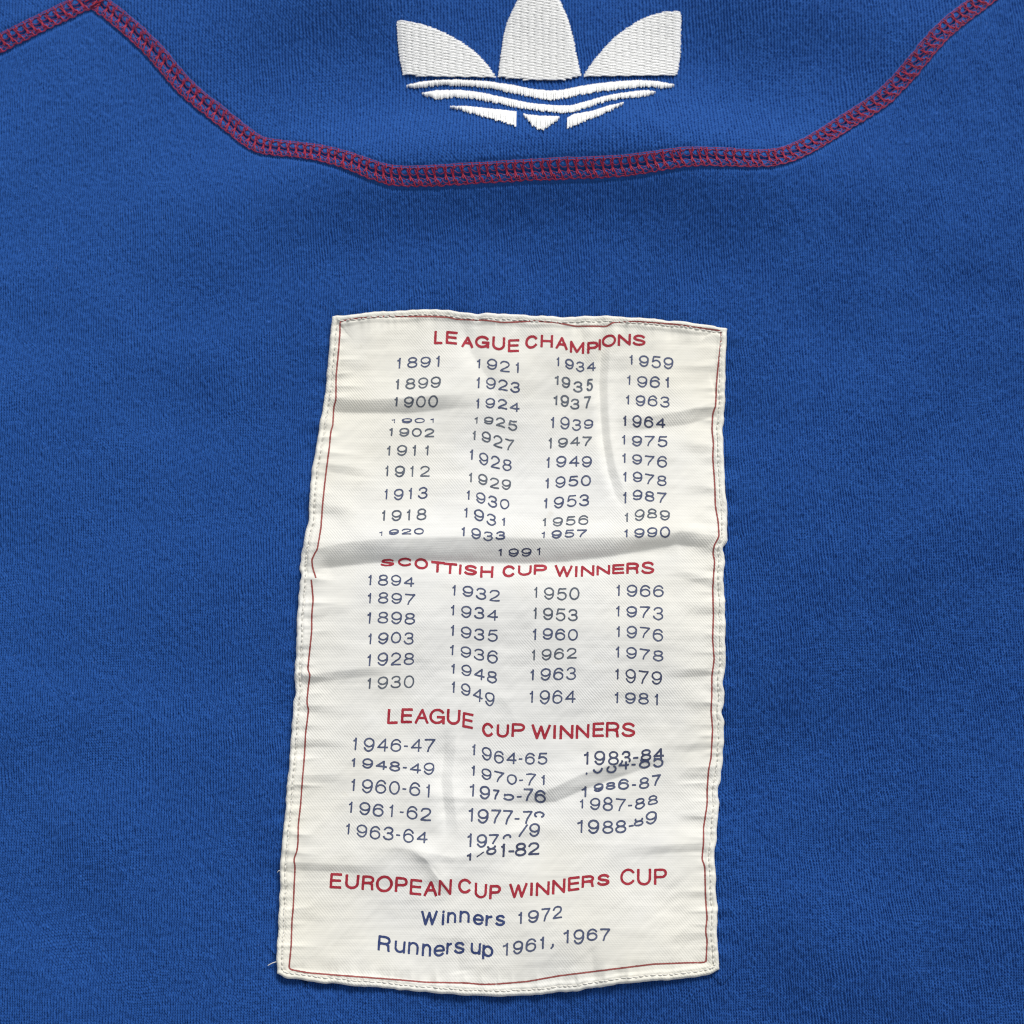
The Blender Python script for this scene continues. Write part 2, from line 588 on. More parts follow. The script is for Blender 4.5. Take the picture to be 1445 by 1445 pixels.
# ---------- two cloth panels meeting under the seam
def axis(fine):
    """dense where the close-up looks, coarser stitches further out, long steps towards the hem and sleeves"""
    mid = np.arange(-46, 1492, fine)
    ease = np.cumsum(np.concatenate([np.linspace(fine, 2.4, 60), np.full(165, 2.4)]))
    near_lo, near_hi = (-46 - ease)[::-1], mid[-1] + ease
    grow = np.cumsum(np.geomspace(2.6, 45, 34))
    return np.concatenate([(near_lo[0] - grow)[::-1], near_lo, mid, near_hi, near_hi[-1] + grow])


ax, ay = axis(0.78), axis(1.15)
GX, GY = np.meshgrid(ax, ay)
q = np.stack([GX.ravel(), GY.ravel()], 1)
nx = len(ax)
xy = plane_xy(q)
yoke_v = q[:, 1] < seam_y(q[:, 0])
h = cloth_low(q) + seam_profile(q)
dep = outline_depth(q, True)
run = np.where(np.minimum(np.abs(q[:, 0] - 430), np.abs(q[:, 0] - 1018)) < np.minimum(np.abs(q[:, 1] - 446), np.abs(q[:, 1] - 1390)), q[:, 1], q[:, 0])
h += 0.62 * MM * vnoise(run / 19.0, q[:, 0] / 400.0, 14) * np.exp(-(np.minimum(dep, 0) / 20.0) ** 2)
h -= 0.35 * MM * np.exp(-(np.minimum(dep, 0) / 7.0) ** 2)
del run
h -= 3.0 * MM * sstep(6, 40, dep)
edge = np.maximum(np.maximum(-505 - q[:, 0], q[:, 0] - 1950), np.maximum(-505 - q[:, 1], q[:, 1] - 1950))
kn = knit(xy, q, yoke_v)
kn *= 1 - sstep(0, 320, edge)
out_d = np.maximum(np.maximum(-46 - q[:, 0], q[:, 0] - 1491), np.maximum(-46 - q[:, 1], q[:, 1] - 1491))
kn *= 1 + 1.0 * sstep(0, 95, out_d)
del out_d
near = np.abs(q[:, 1] - seam_y(q[:, 0])) < 60
sd = np.full(len(q), 9.0)
sd[near] = np.minimum(poly_dist(q[near], SEAM_MAIN_S)[0], poly_dist(q[near], SEAM_LEFT_S)[0]) / 13.0
kn *= 0.35 + 0.65 * sstep(0.9, 1.5, sd)
h = h + kn - KNIT_DEPTH * 0.55 * MM
V = np.concatenate([xy, h[:, None]], 1).astype(np.float32)
del kn, edge, dep
I, J = np.meshgrid(np.arange(nx - 1), np.arange(len(ay) - 1))
base = (J * nx + I).ravel()
quads = np.stack([base, base + nx, base + nx + 1, base + 1], 1)
cyq = 0.5 * (q[base, 1] + q[base + nx, 1])
cxq = 0.5 * (q[base, 0] + q[base + 1, 0])
is_yoke = cyq < seam_y(cxq)


def panel(name, fmask, label):
    f = quads[fmask]
    used = np.zeros(len(V), bool)
    used[f.ravel()] = True
    remap = np.cumsum(used) - 1
    return link_mesh(name, V[used], remap[f], M_KNIT, shirt, True, label)


panel("yoke_panel", is_yoke, "shoulder yoke of coarser blue knit above the red seam")
panel("back_panel", ~is_yoke, "large blue back panel below the red seam")
del quads, V, GX, GY, I, J, base, cyq, cxq, is_yoke


# ---------- red flatlock stitching
def seam_path(pts, step=1.0):
    P = resample(pts, step)
    T = np.gradient(P, axis=0)
    T /= np.linalg.norm(T, axis=1)[:, None]
    N = np.stack([-T[:, 1], T[:, 0]], 1)          # points down the picture for a left-to-right path
    return P, N


def build_seam(pts, s_from, s_to, label):
    P, N = seam_path(pts, 1.0)
    L = len(P) - 1
    HW = 12.6
    rail, loops = Tubes(6), Tubes(6)

    def place(s, t, z):
        s = np.asarray(s, float)
        t = np.asarray(t, float) + 0 * s
        x = np.interp(s, np.arange(L + 1), P[:, 0]) + np.interp(s, np.arange(L + 1), N[:, 0]) * t * HW
        y = np.interp(s, np.arange(L + 1), P[:, 1]) + np.interp(s, np.arange(L + 1), N[:, 1]) * t * HW
        p = np.stack([x, y], 1)
        hf = lambda qq: cloth_low(qq) + (0.19 + np.asarray(z)) * MM
        return lift(p, hf(p))
    per = 12.2
    s = np.arange(s_from, s_to, 1.3)
    jit = lambda sc, sd: vnoise(s / sc, s * 0 + sd, 31)
    # needle threads: two along the upper side, a scalloped chain along the lower side
    rail.add(place(s, -0.98 + 0.05 * jit(9, 1.5) + 0.03 * np.sin(2 * math.pi * s / per), 0.10 + 0.08 * np.sin(2 * math.pi * s / per)), 0.11 * MM)
    rail.add(place(s, -0.80 + 0.06 * jit(7, 2.5) + 0.05 * np.sin(2 * math.pi * s / per + 1.9), 0.02 + 0.10 * np.sin(2 * math.pi * s / per + 2)), 0.11 * MM)
    rail.add(place(s, 0.86 + 0.10 * np.abs(np.sin(math.pi * s / per)) + 0.07 * jit(6, 3.5), 0.05 + 0.10 * np.sin(2 * math.pi * s / per + 1)), 0.15 * MM)
    rail.add(place(s, 0.98 - 0.16 * np.abs(np.sin(math.pi * s / per + 0.8)) + 0.07 * jit(5, 4.5), 0.06 * np.cos(2 * math.pi * s / per)), 0.13 * MM)
    # looper threads: round eyelets on both sides of the groove
    ph = 0.35 * vnoise(s / 40.0, s * 0 + 7.5, 32)
    w = np.abs(np.sin(math.pi * s / per + ph)) ** 0.6
    w2 = np.abs(np.sin(math.pi * (s + 4) / per + ph)) ** 0.6
    for cen, wid, ww in ((-0.46, 0.34, w), (0.46, 0.32, w2)):
        for sg in (-1, 1):
            zz = 0.18 - 0.25 * ww * (1 if sg * cen < 0 else 0) + 0.05 * sg
            rail.add(place(s, cen + sg * wid * ww + 0.03 * jit(5, cen * 3 + sg), zz), (0.10 + 0.03 * jit(4, cen + sg * 2)) * MM)
    # thick crossing bars over the groove
    k = math.ceil((s_from + 4) / per)
    while (k + 1) * per < s_to:
        c = k * per - 1 + random.uniform(-1.6, 1.6)
        v = np.linspace(0, 1, 11)
        t0, t1 = -0.62 + random.uniform(-.1, .1), 0.60 + random.uniform(-.12, .12)
        lean = random.uniform(3.0, 6.5)
        zz = -0.30 + 0.62 * np.abs(2 * v - 1) ** 1.5 + random.uniform(-.05, .08)
        for off in (-1.0, 1.0):
            loops.add(place(c + lean * (v - 0.5) + off + 0.6 * np.sin(v * 6.28 + off), t0 + (t1 - t0) * v, zz + 0.06 * np.sin(v * 9 + off)),
                      (0.135 + 0.075 * np.sin(v * math.pi)) * MM)
        # short rung up to the upper rail and one down to the lower chain
        v = np.linspace(0, 1, 7)
        loops.add(place(c + random.uniform(-1, 1) + 1.5 * v, -0.98 + 0.42 * v, 0.22 - 0.05 * v), 0.17 * MM)
        loops.add(place(c + 4 + random.uniform(-1, 1) + 2.0 * v, 0.46 + 0.48 * v, 0.25 - 0.15 * v), 0.18 * MM)
        k += 1
    o = rail.build("seam_stitching", M_SEAM, shirt, label)
    loops.build("crossing_stitch", M_SEAM2, o)
    return o


PM, _ = seam_path(SEAM_MAIN_S)
n_end = int(np.argmin(np.abs(PM[:, 0] - 1540)))
build_seam(SEAM_MAIN_S, 2, n_end, "long red cover stitch seam curving below the emblem")
PL, _ = seam_path(SEAM_LEFT_S)
n0 = int(np.argmin(np.abs(PL[:, 0] + 90)))
build_seam(SEAM_LEFT_S, n0, len(PL) - 2, "short red cover stitch seam meeting the long one at the upper left")
# the tight knot where both seams meet
kn = Tubes(6)
for k in range(9):
    v = np.linspace(0, 1, 14)
    c = np.array([132 + random.uniform(-9, 9), 1 + random.uniform(-6, 6)])
    a = random.uniform(-0.9, 0.5)
    ln = random.uniform(8, 16)
    p = c + np.stack([np.cos(a) * (v - .5) * ln, np.sin(a) * (v - .5) * ln + 1.5 * np.sin(v * 3.1)], 1)
    hf = lambda qq: cloth_low(qq) + 0.62 * MM
    qs = settle(p, hf, 4)
    kn.add(lift(qs, hf(qs) + 0.25 * MM * np.sin(v * math.pi)), 0.2 * MM)
kn.build("seam_knot", M_SEAM2, shirt)

# ------------------------------------------------------------------ embroidered emblem
def inside(pts, poly):
    ins = np.zeros(len(pts), bool)
    P = np.asarray(poly, float)
    j = len(P) - 1
    for i in range(len(P)):
        c = ((P[i, 1] > pts[:, 1]) != (P[j, 1] > pts[:, 1]))
        xx = (P[j, 0] - P[i, 0]) * (pts[:, 1] - P[i, 1]) / (P[j, 1] - P[i, 1] + 1e-12) + P[i, 0]
        ins ^= c & (pts[:, 0] < xx)
        j = i
    return ins


def poly_sdf(pts, poly):
    P = np.concatenate([np.asarray(poly, float), np.asarray(poly, float)[:1]])
    d, _, _ = poly_dist(pts, P)
    return np.where(inside(pts, poly), -d, d)


LEAF_L = [(560, 29.2), (581.5, 31.9), (598, 35.7), (614.7, 41.5), (633, 49.8), (653, 61), (673, 75.5), (686, 89.7), (697.5, 105), (699.5, 109),
          (673, 109), (623, 108.4), (590, 107.6), (569.5, 105.5), (565, 83), (562.2, 63)]
LEAF_C = [(763, -58), (752, -44), (741, -24), (731, 0), (722.7, 17), (716, 32), (711.5, 50), (707.8, 74.7), (704.5, 99), (703.2, 109), (722, 111.3), (756, 113.6),
          (781.6, 114.4), (800, 112.6), (811.5, 109.6), (820, 108), (818, 99.7), (814, 79.7), (809.8, 58), (804.9, 38), (799.9, 23), (794, 9), (789, -1), (781, -24), (771, -46)]
LEAF_R = [(823, 108.4), (833, 93), (843, 79.7), (854.7, 66.4), (868, 53), (883, 41.5), (899.5, 30.7), (917.8, 22.5), (934.4, 18.2), (959.5, 16),
          (961.3, 21.6), (961, 49.8), (960, 74.7), (956.8, 99.7), (953.5, 106), (926, 107), (893, 107.4), (859.7, 108.4)]
STRIPES = [
    ([(574, 120.4), (590, 116.3), (614.7, 113.3), (648, 112.4), (689.5, 115), (722.7, 120), (756, 126.5), (776.6, 128.3), (793, 127.2), (818, 122), (843, 118),
      (876, 114.6), (901, 113.3), (926, 114.6), (951, 119.3)],
     [(574, 121.4), (580, 124), (598, 121.4), (623, 119.2), (656, 119.6), (689.5, 123), (722.7, 130), (756, 137.4), (776.6, 140.8), (793, 138.7), (818, 133),
      (843, 128.7), (876, 124), (901, 122), (926, 122), (944.4, 123.8), (951, 120)]),
    ([(595.6, 131.6), (614.7, 127.6), (648, 127), (681, 131), (714.4, 138.7), (747.6, 146), (785, 149.8), (804.9, 149.6), (826.4, 144), (851, 136.6), (876, 131.6),
      (901, 128.4), (914.5, 127.6), (924.5, 130)],
     [(595.6, 132.4), (606.4, 136), (618, 138.7), (639.7, 136), (664.6, 137.4), (697.8, 144), (731, 151), (764, 156.2), (776.6, 157.6), (798, 158.8), (814.8, 156),
      (834.8, 148.9), (859.7, 141), (884.6, 137), (909.5, 135.2), (924.5, 131)]),
    ([(635.5, 150.8), (656, 149.8), (681, 152.4), (706, 155.4), (729.4, 158.2)],
     [(635.5, 151.4), (648, 153.9), (664.6, 158.8), (689.5, 166), (714.4, 173.6), (729.4, 178.6)]),
    ([(738.5, 161.5), (747.6, 162.8), (760, 164), (780, 164.6), (789, 165.2)],
     [(738.5, 162.2), (744, 168), (751, 176), (759, 182.4), (767, 182.4), (776.6, 176), (785, 171), (789, 166)]),
    ([(800.7, 166.4), (809.8, 161.8), (834.8, 157.4), (859.7, 149.5), (879.6, 145.4)],
     [(800.7, 180.6), (809.8, 176.6), (834.8, 166.3), (863, 155), (879.6, 146.6)]),
]
h_emb = lambda qq: cloth_low(qq) + 0.42 * MM

# backing sheet of close underlay stitching, one per emblem
pts_all, faces_all = [], []
off = 0
polys = [LEAF_L, LEAF_C, LEAF_R] + [a + b[::-1] for a, b in STRIPES]
for poly in polys:
    A = np.array(poly)
    p, f = march(lambda g: poly_sdf(g, poly) + 1.3, A[:, 0].min(), A[:, 0].max(), A[:, 1].min(), A[:, 1].max(), 1.8)
    if len(p) == 0:
        continue
    pts_all.append(p)
    faces_all += [[v + off for v in ff] for ff in f]
    off += len(p)
p = np.concatenate(pts_all)
qs = settle(p, h_emb, 4)
emblem = link_mesh("embroidered_emblem", lift(qs, h_emb(qs)), faces_all, M_WHITE, shirt, True,
                   "white embroidered three leaf emblem with stripes below")


def thread_line(tb, p, z, r):
    qs = settle(p, h_emb, 3)
    tb.add(lift(qs, h_emb(qs) + z), r)


def leaf(poly, label, tilt):
    tb = Tubes(6)
    A = np.array(poly)
    row = 0
    for y in np.arange(A[:, 1].min() + 0.6, A[:, 1].max() - 0.3, 2.0):
        xs = np.arange(A[:, 0].min() - 2, A[:, 0].max() + 2, 0.5)
        yy = y + tilt * (xs - A[:, 0].mean())
        g = np.stack([xs, yy], 1)
        ins = inside(g, poly)
        idx = np.nonzero(ins)[0]
        row += 1
        if len(idx) < 5:
            continue
        a, b = xs[idx[0]] - random.uniform(0, 1.2), xs[idx[-1]] + random.uniform(0, 1.2)
        x = np.arange(a, b, 1.15)
        if len(x) < 3:
            continue
        offx = (row % 2) * 10.2 + random.uniform(-1.2, 1.2)
        ph = ((x - offx) % 20.4) - 10.2
        dip = np.exp(-(ph / 2.1) ** 2)
        wav = 0.35 * np.sin((x - offx) * 2 * math.pi / 20.4) + 0.25 * vnoise(x / 7.0, x * 0 + row * 1.7, 41)
        p = np.stack([x, y + tilt * (x - A[:, 0].mean()) + wav], 1)
        ed = np.minimum(x - a, b - x)
        z = (0.42 * sstep(-1, 7, ed) - (0.24 + 0.10 * vnoise(x / 9.0, x * 0 + row * 0.6, 42)) * dip * sstep(0, 8, ed)) * MM - 0.05 * MM
        thread_line(tb, p, z, (0.24 - 0.05 * dip) * MM)
    return tb.build("leaf", M_WHITE, emblem, label)


leaf(LEAF_L, "left white leaf of the emblem", 0.012)
leaf(LEAF_C, "tall middle white leaf of the emblem", 0.006)
leaf(LEAF_R, "right white leaf of the emblem", -0.012)
for (up_, dn_), lab in zip(STRIPES, ("upper long white stripe", "lower long white stripe", "short white stripe at the left", "small white wedge in the middle",
                                     "short white stripe at the right")):
    U, D = np.array(up_), np.array(dn_)
    tb = Tubes(6)
    for x in np.arange(U[0, 0] + 0.4, U[-1, 0], 1.42):
        y0 = np.interp(x, U[:, 0], U[:, 1]) + random.uniform(-0.5, 0.3)
        y1 = np.interp(x, D[:, 0], D[:, 1]) + random.uniform(-0.9, 1.9)
        if y1 - y0 < 1.5:
            y1 = y0 + 1.5
        v = np.linspace(0, 1, 9)
        x1 = x + random.uniform(-0.7, 0.7)
        p = np.stack([x + (x1 - x) * v, y0 + (y1 - y0) * v], 1)
        z = (0.48 * np.sin(v * math.pi) ** 0.7 - 0.16 + random.uniform(-.05, .05)) * MM
        thread_line(tb, p, z, random.uniform(0.13, 0.18) * MM)
    tb.build("stripe", M_WHITE, emblem, lab)

# ------------------------------------------------------------------ sewn label
FOLDS = []      # polyline, amp mm, width above/left, width below/right, taper at start, taper at end


def fold(pts, amp, wa, wb, ta=0.25, tb=0.25):
    FOLDS.append((np.array(pts, float), amp, wa, wb, ta, tb))


# main sag across the middle
fold([(425, 782), (450, 778), (500, 769), (560, 765), (640, 762), (740, 763), (850, 763), (930, 760), (960, 755), (1024, 765)], 2.15, 34, 22, 0.02, 0.02)
fold([(440, 806), (480, 800), (520, 796), (600, 793), (740, 795), (800, 793), (860, 786), (910, 778), (955, 771), (1015, 782)], -1.25, 9, 17, 0.05, 0.10)
# upper left crease over the squeezed line of years
fold([(462, 566), (520, 567), (580, 566), (640, 562), (700, 562)], 1.15, 20, 12, 0.02, 0.45)
fold([(464, 581), (520, 583), (580, 584), (640, 580), (690, 576)], -0.75, 6, 15, 0.02, 0.45)
# upright crease beside the right-hand column
fold([(866, 446), (858, 470), (848, 500), (845, 540), (847, 580), (850, 620), (857, 665), (868, 700), (888, 730)], -1.3, 12, 6, 0.02, 0.30)
fold([(876, 446), (869, 470), (860, 500), (857, 540), (858, 580), (861, 620), (868, 660), (880, 695), (900, 725)], 1.25, 9, 38, 0.02, 0.30)
fold([(656, 446), (655, 470), (664, 500), (690, 540), (720, 600)], -0.8, 16, 16, 0.05, 0.5)
fold([(812, 450), (822, 480), (826, 520), (822, 570)], -0.6, 14, 12, 0.1, 0.4)
# right upper pull
fold([(840, 592), (900, 592), (960, 583), (1012, 570)], 0.9, 22, 9, 0.5, 0.02)
fold([(860, 604), (910, 606), (965, 600), (1012, 588)], -0.5, 5, 16, 0.5, 0.02)
# left pulls
for y0, y1, xl, L, am in ((660, 674, 450, 95, .75), (721, 726, 445, 70, .6), (960, 944, 425, 160, .85), (1000, 1004, 422, 75, .55), (1049, 1051, 416, 85, .65),
                          (1101, 1097, 409, 100, .6), (1222, 1230, 402, 160, .8), (870, 858, 428, 90, .5), (1290, 1300, 400, 80, .35), (520, 522, 466, 70, .4)):
    fold([(xl, y0 - 6), (xl + L * .5, (y0 + y1) / 2 - 6), (xl + L, y1 - 6)], am * .72, 16, 9, 0.02, 0.6)
    fold([(xl, y0 + 5), (xl + L * .5, (y0 + y1) / 2 + 5), (xl + L, y1 + 5)], -am * .30, 5, 11, 0.02, 0.6)
# right pulls
for y0, y1, xr, L, am in ((695, 695, 1017, 70, .55), (833, 806, 1016, 85, .6), (867, 862, 1016, 70, .5), (950, 956, 1015, 95, .9), (1000, 996, 1014, 60, .5),
                          (1052, 1060, 1013, 70, .5), (1099, 1096, 1008, 60, .5), (1150, 1156, 1004, 60, .55), (1194, 1206, 1003, 150, .75), (1318, 1328, 1007, 80, .5),
                          (740, 735, 1018, 60, .4), (640, 632, 1014, 60, .35), (1260, 1262, 1004, 60, .3)):
    fold([(xr - L, y1 - 6), (xr - L * .5, (y0 + y1) / 2 - 6), (xr, y0 - 6)], am * .72, 17, 9, 0.6, 0.02)
    fold([(xr - L, y1 + 5), (xr - L * .5, (y0 + y1) / 2 + 5), (xr, y0 + 5)], -am * .30, 5, 11, 0.6, 0.02)
# league-cup creases
fold([(630, 1020), (626, 1060), (622, 1100), (628, 1150), (630, 1190)], -1.2, 15, 10, 0.3, 0.3)
fold([(646, 1010), (642, 1060), (638, 1100), (643, 1150), (648, 1190)], 0.9, 9, 32, 0.3, 0.3)
fold([(700, 1122), (770, 1117), (820, 1093), (860, 1081), (905, 1068), (965, 1056)], 1.0, 20, 10, 0.3, 0.4)
fold([(700, 1134), (785, 1131), (830, 1112), (870, 1098), (915, 1083), (965, 1070)], -0.65, 6, 14, 0.3, 0.4)
fold([(580, 1120), (650, 1126), (720, 1125)], 0.5, 18, 9, 0.4, 0.4)
fold([(690, 1185), (745, 1170), (790, 1150)], 0.55, 9, 12, 0.4, 0.5)
fold([(575, 1196), (600, 1212), (618, 1238), (640, 1262)], 1.1, 13, 9, 0.35, 0.4)
fold([(590, 1208), (612, 1226), (628, 1250)], -0.45, 6, 9, 0.35, 0.4)
fold([(500, 1204), (560, 1196), (640, 1210), (700, 1200), (740, 1180)], 0.6, 14, 10, 0.4, 0.4)
fold([(905, 1150), (870, 1195), (835, 1240), (800, 1275)], 0.5, 22, 16, 0.4, 0.5)
fold([(690, 960), (720, 1000), (740, 1040)], 0.35, 20, 16, 0.4, 0.4)
fold([(640, 1320), (645, 1345), (650, 1375)], -0.35, 12, 12, 0.4, 0.1)
fold([(832, 1330), (836, 1355), (838, 1385)], -0.35, 10, 10, 0.4, 0.1)
fold([(640, 880), (700, 960), (720, 1020)], -0.3, 30, 26, 0.4, 0.4)


# many small pulls running in from the stitches
_r = random.Random(21)
for xa, xb, ya, yb, sg in ((452, 410, 480, 1340, 1), (1020, 1009, 490, 1330, -1)):
    y = ya
    while y < yb:
        x0 = np.interp(y, [446, 800, 1374], [468, 423, 391]) if sg > 0 else np.interp(y, [463, 1368], [1025, 1013])
        ln = _r.uniform(26, 75)
        dy = _r.uniform(-5, 5)
        fold([(x0 + sg * 3, y), (x0 + sg * ln * .5, y + dy * .6), (x0 + sg * ln, y + dy)], _r.uniform(.18, .5), _r.uniform(4, 8), _r.uniform(3, 6), 0.02, 0.75) if sg > 0 else \
            fold([(x0 - ln, y + dy), (x0 - ln * .5, y + dy * .6), (x0 - 3, y)], _r.uniform(.18, .5), _r.uniform(4, 8), _r.uniform(3, 6), 0.75, 0.02)
        y += _r.uniform(14, 34)
x = 500
while x < 1000:
    fold([(x, 1404), (x + _r.uniform(-3, 3), 1385), (x + _r.uniform(-6, 6), 1360)], _r.uniform(.15, .4), 5, 4, 0.02, 0.7)
    fold([(x + 9, 440), (x + 9 + _r.uniform(-3, 3), 452), (x + 9 + _r.uniform(-5, 5), 468)], _r.uniform(.12, .3), 5, 4, 0.02, 0.7)
    x += _r.uniform(18, 42)


def hem_fields(qq, dep):
    """hem, stitching groove and rolled edge from the distance to the edge"""
    s = qq[:, 1] + 0.6 * qq[:, 0]
    hemw = 14.5 + 1.8 * vnoise(s / 23.0, s * 0 + .5, 51)
    z = 0.34 * (1 - sstep(hemw - 3.5, hemw + 2.5, dep))
    line = np.exp(-((dep - 8.6) / 1.7) ** 2)
    z -= line * (0.15 + 0.09 * np.sin(s * 2 * math.pi / 8.2))
    z += 0.16 * np.exp(-((dep - 4.0) / 3.0) ** 2)
    # stitch puckers: little ripples that die away inwards
    vert = np.minimum(np.abs(qq[:, 0] - np.interp(qq[:, 1], [446, 800, 1374], [468, 423, 391])), np.abs(qq[:, 0] - np.interp(qq[:, 1], [463, 1368], [1027, 1015])))
    hor = np.minimum(np.abs(qq[:, 1] - 446), np.abs(qq[:, 1] - 1390))
    run = np.where(vert < hor, qq[:, 1], qq[:, 0])
    pk = vnoise(run / 13.0, run * 0 + 3.5 + np.where(qq[:, 0] > 700, 9, 0), 52) + 0.6 * vnoise(run / 6.5, run * 0 + 1.5, 53)
    z += 0.34 * pk * np.exp(-((dep - 8) / 15.0) ** 2)
    z += 0.12 * vnoise(run / 21.0, run * 0 + 6.5, 54) * np.exp(-(dep / 45.0) ** 2)
    r = 4.2
    t = np.clip(dep / r, 0, 1)
    z -= 0.85 * (1 - np.sqrt(np.clip(1 - (1 - t) ** 2, 0, 1)))
    return z


def label_h(qq):
    z = 1.25 + np.zeros(len(qq))
    dep = outline_depth(qq)
    damp = 0.35 + 0.65 * sstep(2, 26, dep)
    f = np.zeros(len(qq))
    for pts, amp, wa, wb, ta, tb in FOLDS:
        R = 3.2 * max(wa, wb)
        m = (qq[:, 0] > pts[:, 0].min() - R) & (qq[:, 0] < pts[:, 0].max() + R) & (qq[:, 1] > pts[:, 1].min() - R) & (qq[:, 1] < pts[:, 1].max() + R)
        if not m.any():
            continue
        d, sd, pos = poly_dist(qq[m], pts)
        w = np.where(sd < 0, wa, wb)
        tap = sstep(0, max(ta, 1e-3), pos) * sstep(0, max(tb, 1e-3), 1 - pos)
        f[m] += amp * np.exp(-((d + 0.4) / w) ** 1.45) * tap
    x, y = qq[:, 0], qq[:, 1]
    f += 0.30 * vnoise(x / 70.0 + 2.2, y / 55.0 + 9.1, 61) + 0.13 * vnoise(x / 26.0, y / 22.0, 62)
    f += 0.05 * vnoise(x / 60.0, y / 7.0, 63) + 0.05 * vnoise((x + y) / 9.0, (x - y) / 40.0, 64)
    return cloth_low(qq) + (z + f * damp + hem_fields(qq, dep)) * MM


def side(pts, n):
    """resample a traced edge at parameters n (0..1 by arc length)"""
    P = np.asarray(pts, float)
    L = np.concatenate([[0], np.cumsum(np.hypot(*(P[1:] - P[:-1]).T))])
    return np.stack([np.interp(n * L[-1], L, P[:, 0]), np.interp(n * L[-1], L, P[:, 1])], 1)


def edge_cluster(n, first):
    t = np.linspace(0, 1, n)
    e = np.array([0, .3, .7, 1.2, 1.8, 2.6, 3.6]) * first
    return np.unique(np.concatenate([e, 1 - e, t[(t > e[-1] + .5 / n) & (t < 1 - e[-1] - .5 / n)]]))


uu = edge_cluster(480, 1 / 580.0)
vv = edge_cluster(760, 1 / 930.0)
T_, B_, L_, R_ = side(TOP, uu), side(BOTTOM, uu), side(LEFT, vv), side(RIGHT, vv)
U2, V2 = np.meshgrid(uu, vv)
c00, c10, c01, c11 = T_[0], T_[-1], B_[0], B_[-1]
Q = ((1 - V2)[..., None] * T_[None] + V2[..., None] * B_[None] + (1 - U2)[..., None] * L_[:, None] + U2[..., None] * R_[:, None]
     - ((1 - U2) * (1 - V2))[..., None] * c00 - (U2 * (1 - V2))[..., None] * c10 - ((1 - U2) * V2)[..., None] * c01 - (U2 * V2)[..., None] * c11)
Qf = settle(Q.reshape(-1, 2), lambda g: cloth_low(g) + 0.9 * MM, 4)
nu, nv = len(uu), len(vv)
PV = lift(Qf, label_h(Qf))
ii = np.arange(nu - 1)
jj = np.arange(nv - 1)
I, J = np.meshgrid(ii, jj)
b0 = (J * nu + I).ravel()
fq = np.stack([b0, b0 + nu, b0 + nu + 1, b0 + 1], 1)
ring = np.concatenate([np.arange(nu), np.arange(1, nv) * nu + nu - 1, (nv - 1) * nu + np.arange(nu - 2, -1, -1), np.arange(nv - 2, 0, -1) * nu])
cen = PV[:, :2].mean(0)
rp = PV[ring].copy()
low = rp.copy()
low[:, 2] -= 0.9 * MM
low[:, :2] += (cen - low[:, :2]) / np.linalg.norm(cen - low[:, :2], axis=1)[:, None] * 0.25 * MM
n0 = len(PV)
m_ = len(ring)
k0 = np.arange(m_)
k1 = (k0 + 1) % m_
skirt = np.stack([ring[k0], ring[k1], n0 + k1, n0 + k0], 1)
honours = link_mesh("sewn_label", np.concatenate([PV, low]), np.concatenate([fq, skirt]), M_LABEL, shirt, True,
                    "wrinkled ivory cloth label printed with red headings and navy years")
del PV, Q, Qf, U2, V2


def strokes_sdf(strokes, hw, wob=0.22):
    def fn(g):
        best = np.full(len(g), 1e9)
        for s in strokes:
            if len(s) < 2:
                continue
            d, _, _ = poly_dist(g, s)
            if np.hypot(*(s[0] - s[-1])) > 1.0:              # flat, squared-off stroke ends
                for e, n in ((s[0], s[min(2, len(s) - 1)]), (s[-1], s[max(-3, -len(s))])):
                    t = (e - n) / (np.hypot(*(e - n)) + 1e-9)
                    rel = g - e
                    al = rel @ t
                    pp = np.abs(rel[:, 0] * t[1] - rel[:, 1] * t[0])
                    near = (al > 0) & (np.hypot(rel[:, 0], rel[:, 1]) <= d + 1e-6)
                    d = np.where(near, np.maximum(al, pp), d)
            best = np.minimum(best, d)
        return best - hw - wob * vnoise(g[:, 0] / 1.9, g[:, 1] / 1.7, 71)
    return fn


PRINTS = []       # name, label, material, points, faces, lift


def add_print(name, label, mat, groups, step=0.75, zoff=0.06):
    P, Fs, off = [], [], 0
    for strokes, hw in groups:
        A = np.concatenate([np.asarray(s) for s in strokes])
        p, f = march(strokes_sdf(strokes, hw), A[:, 0].min() - hw - 1, A[:, 0].max() + hw + 1, A[:, 1].min() - hw - 1, A[:, 1].max() + hw + 1, step)
        if len(p) == 0:
            continue
        P.append(p)
        Fs += [[v + off for v in ff] for ff in f]
        off += len(p)
    PRINTS.append((name, label, mat, np.concatenate(P), Fs, zoff))


# --- single-stroke alphabet, unit box, y down
def arc(cx, cy, rx, ry, a0, a1, n=14):
    a = np.radians(np.linspace(a0, a1, n))
    return [(cx + rx * math.cos(t), cy + ry * math.sin(t)) for t in a]


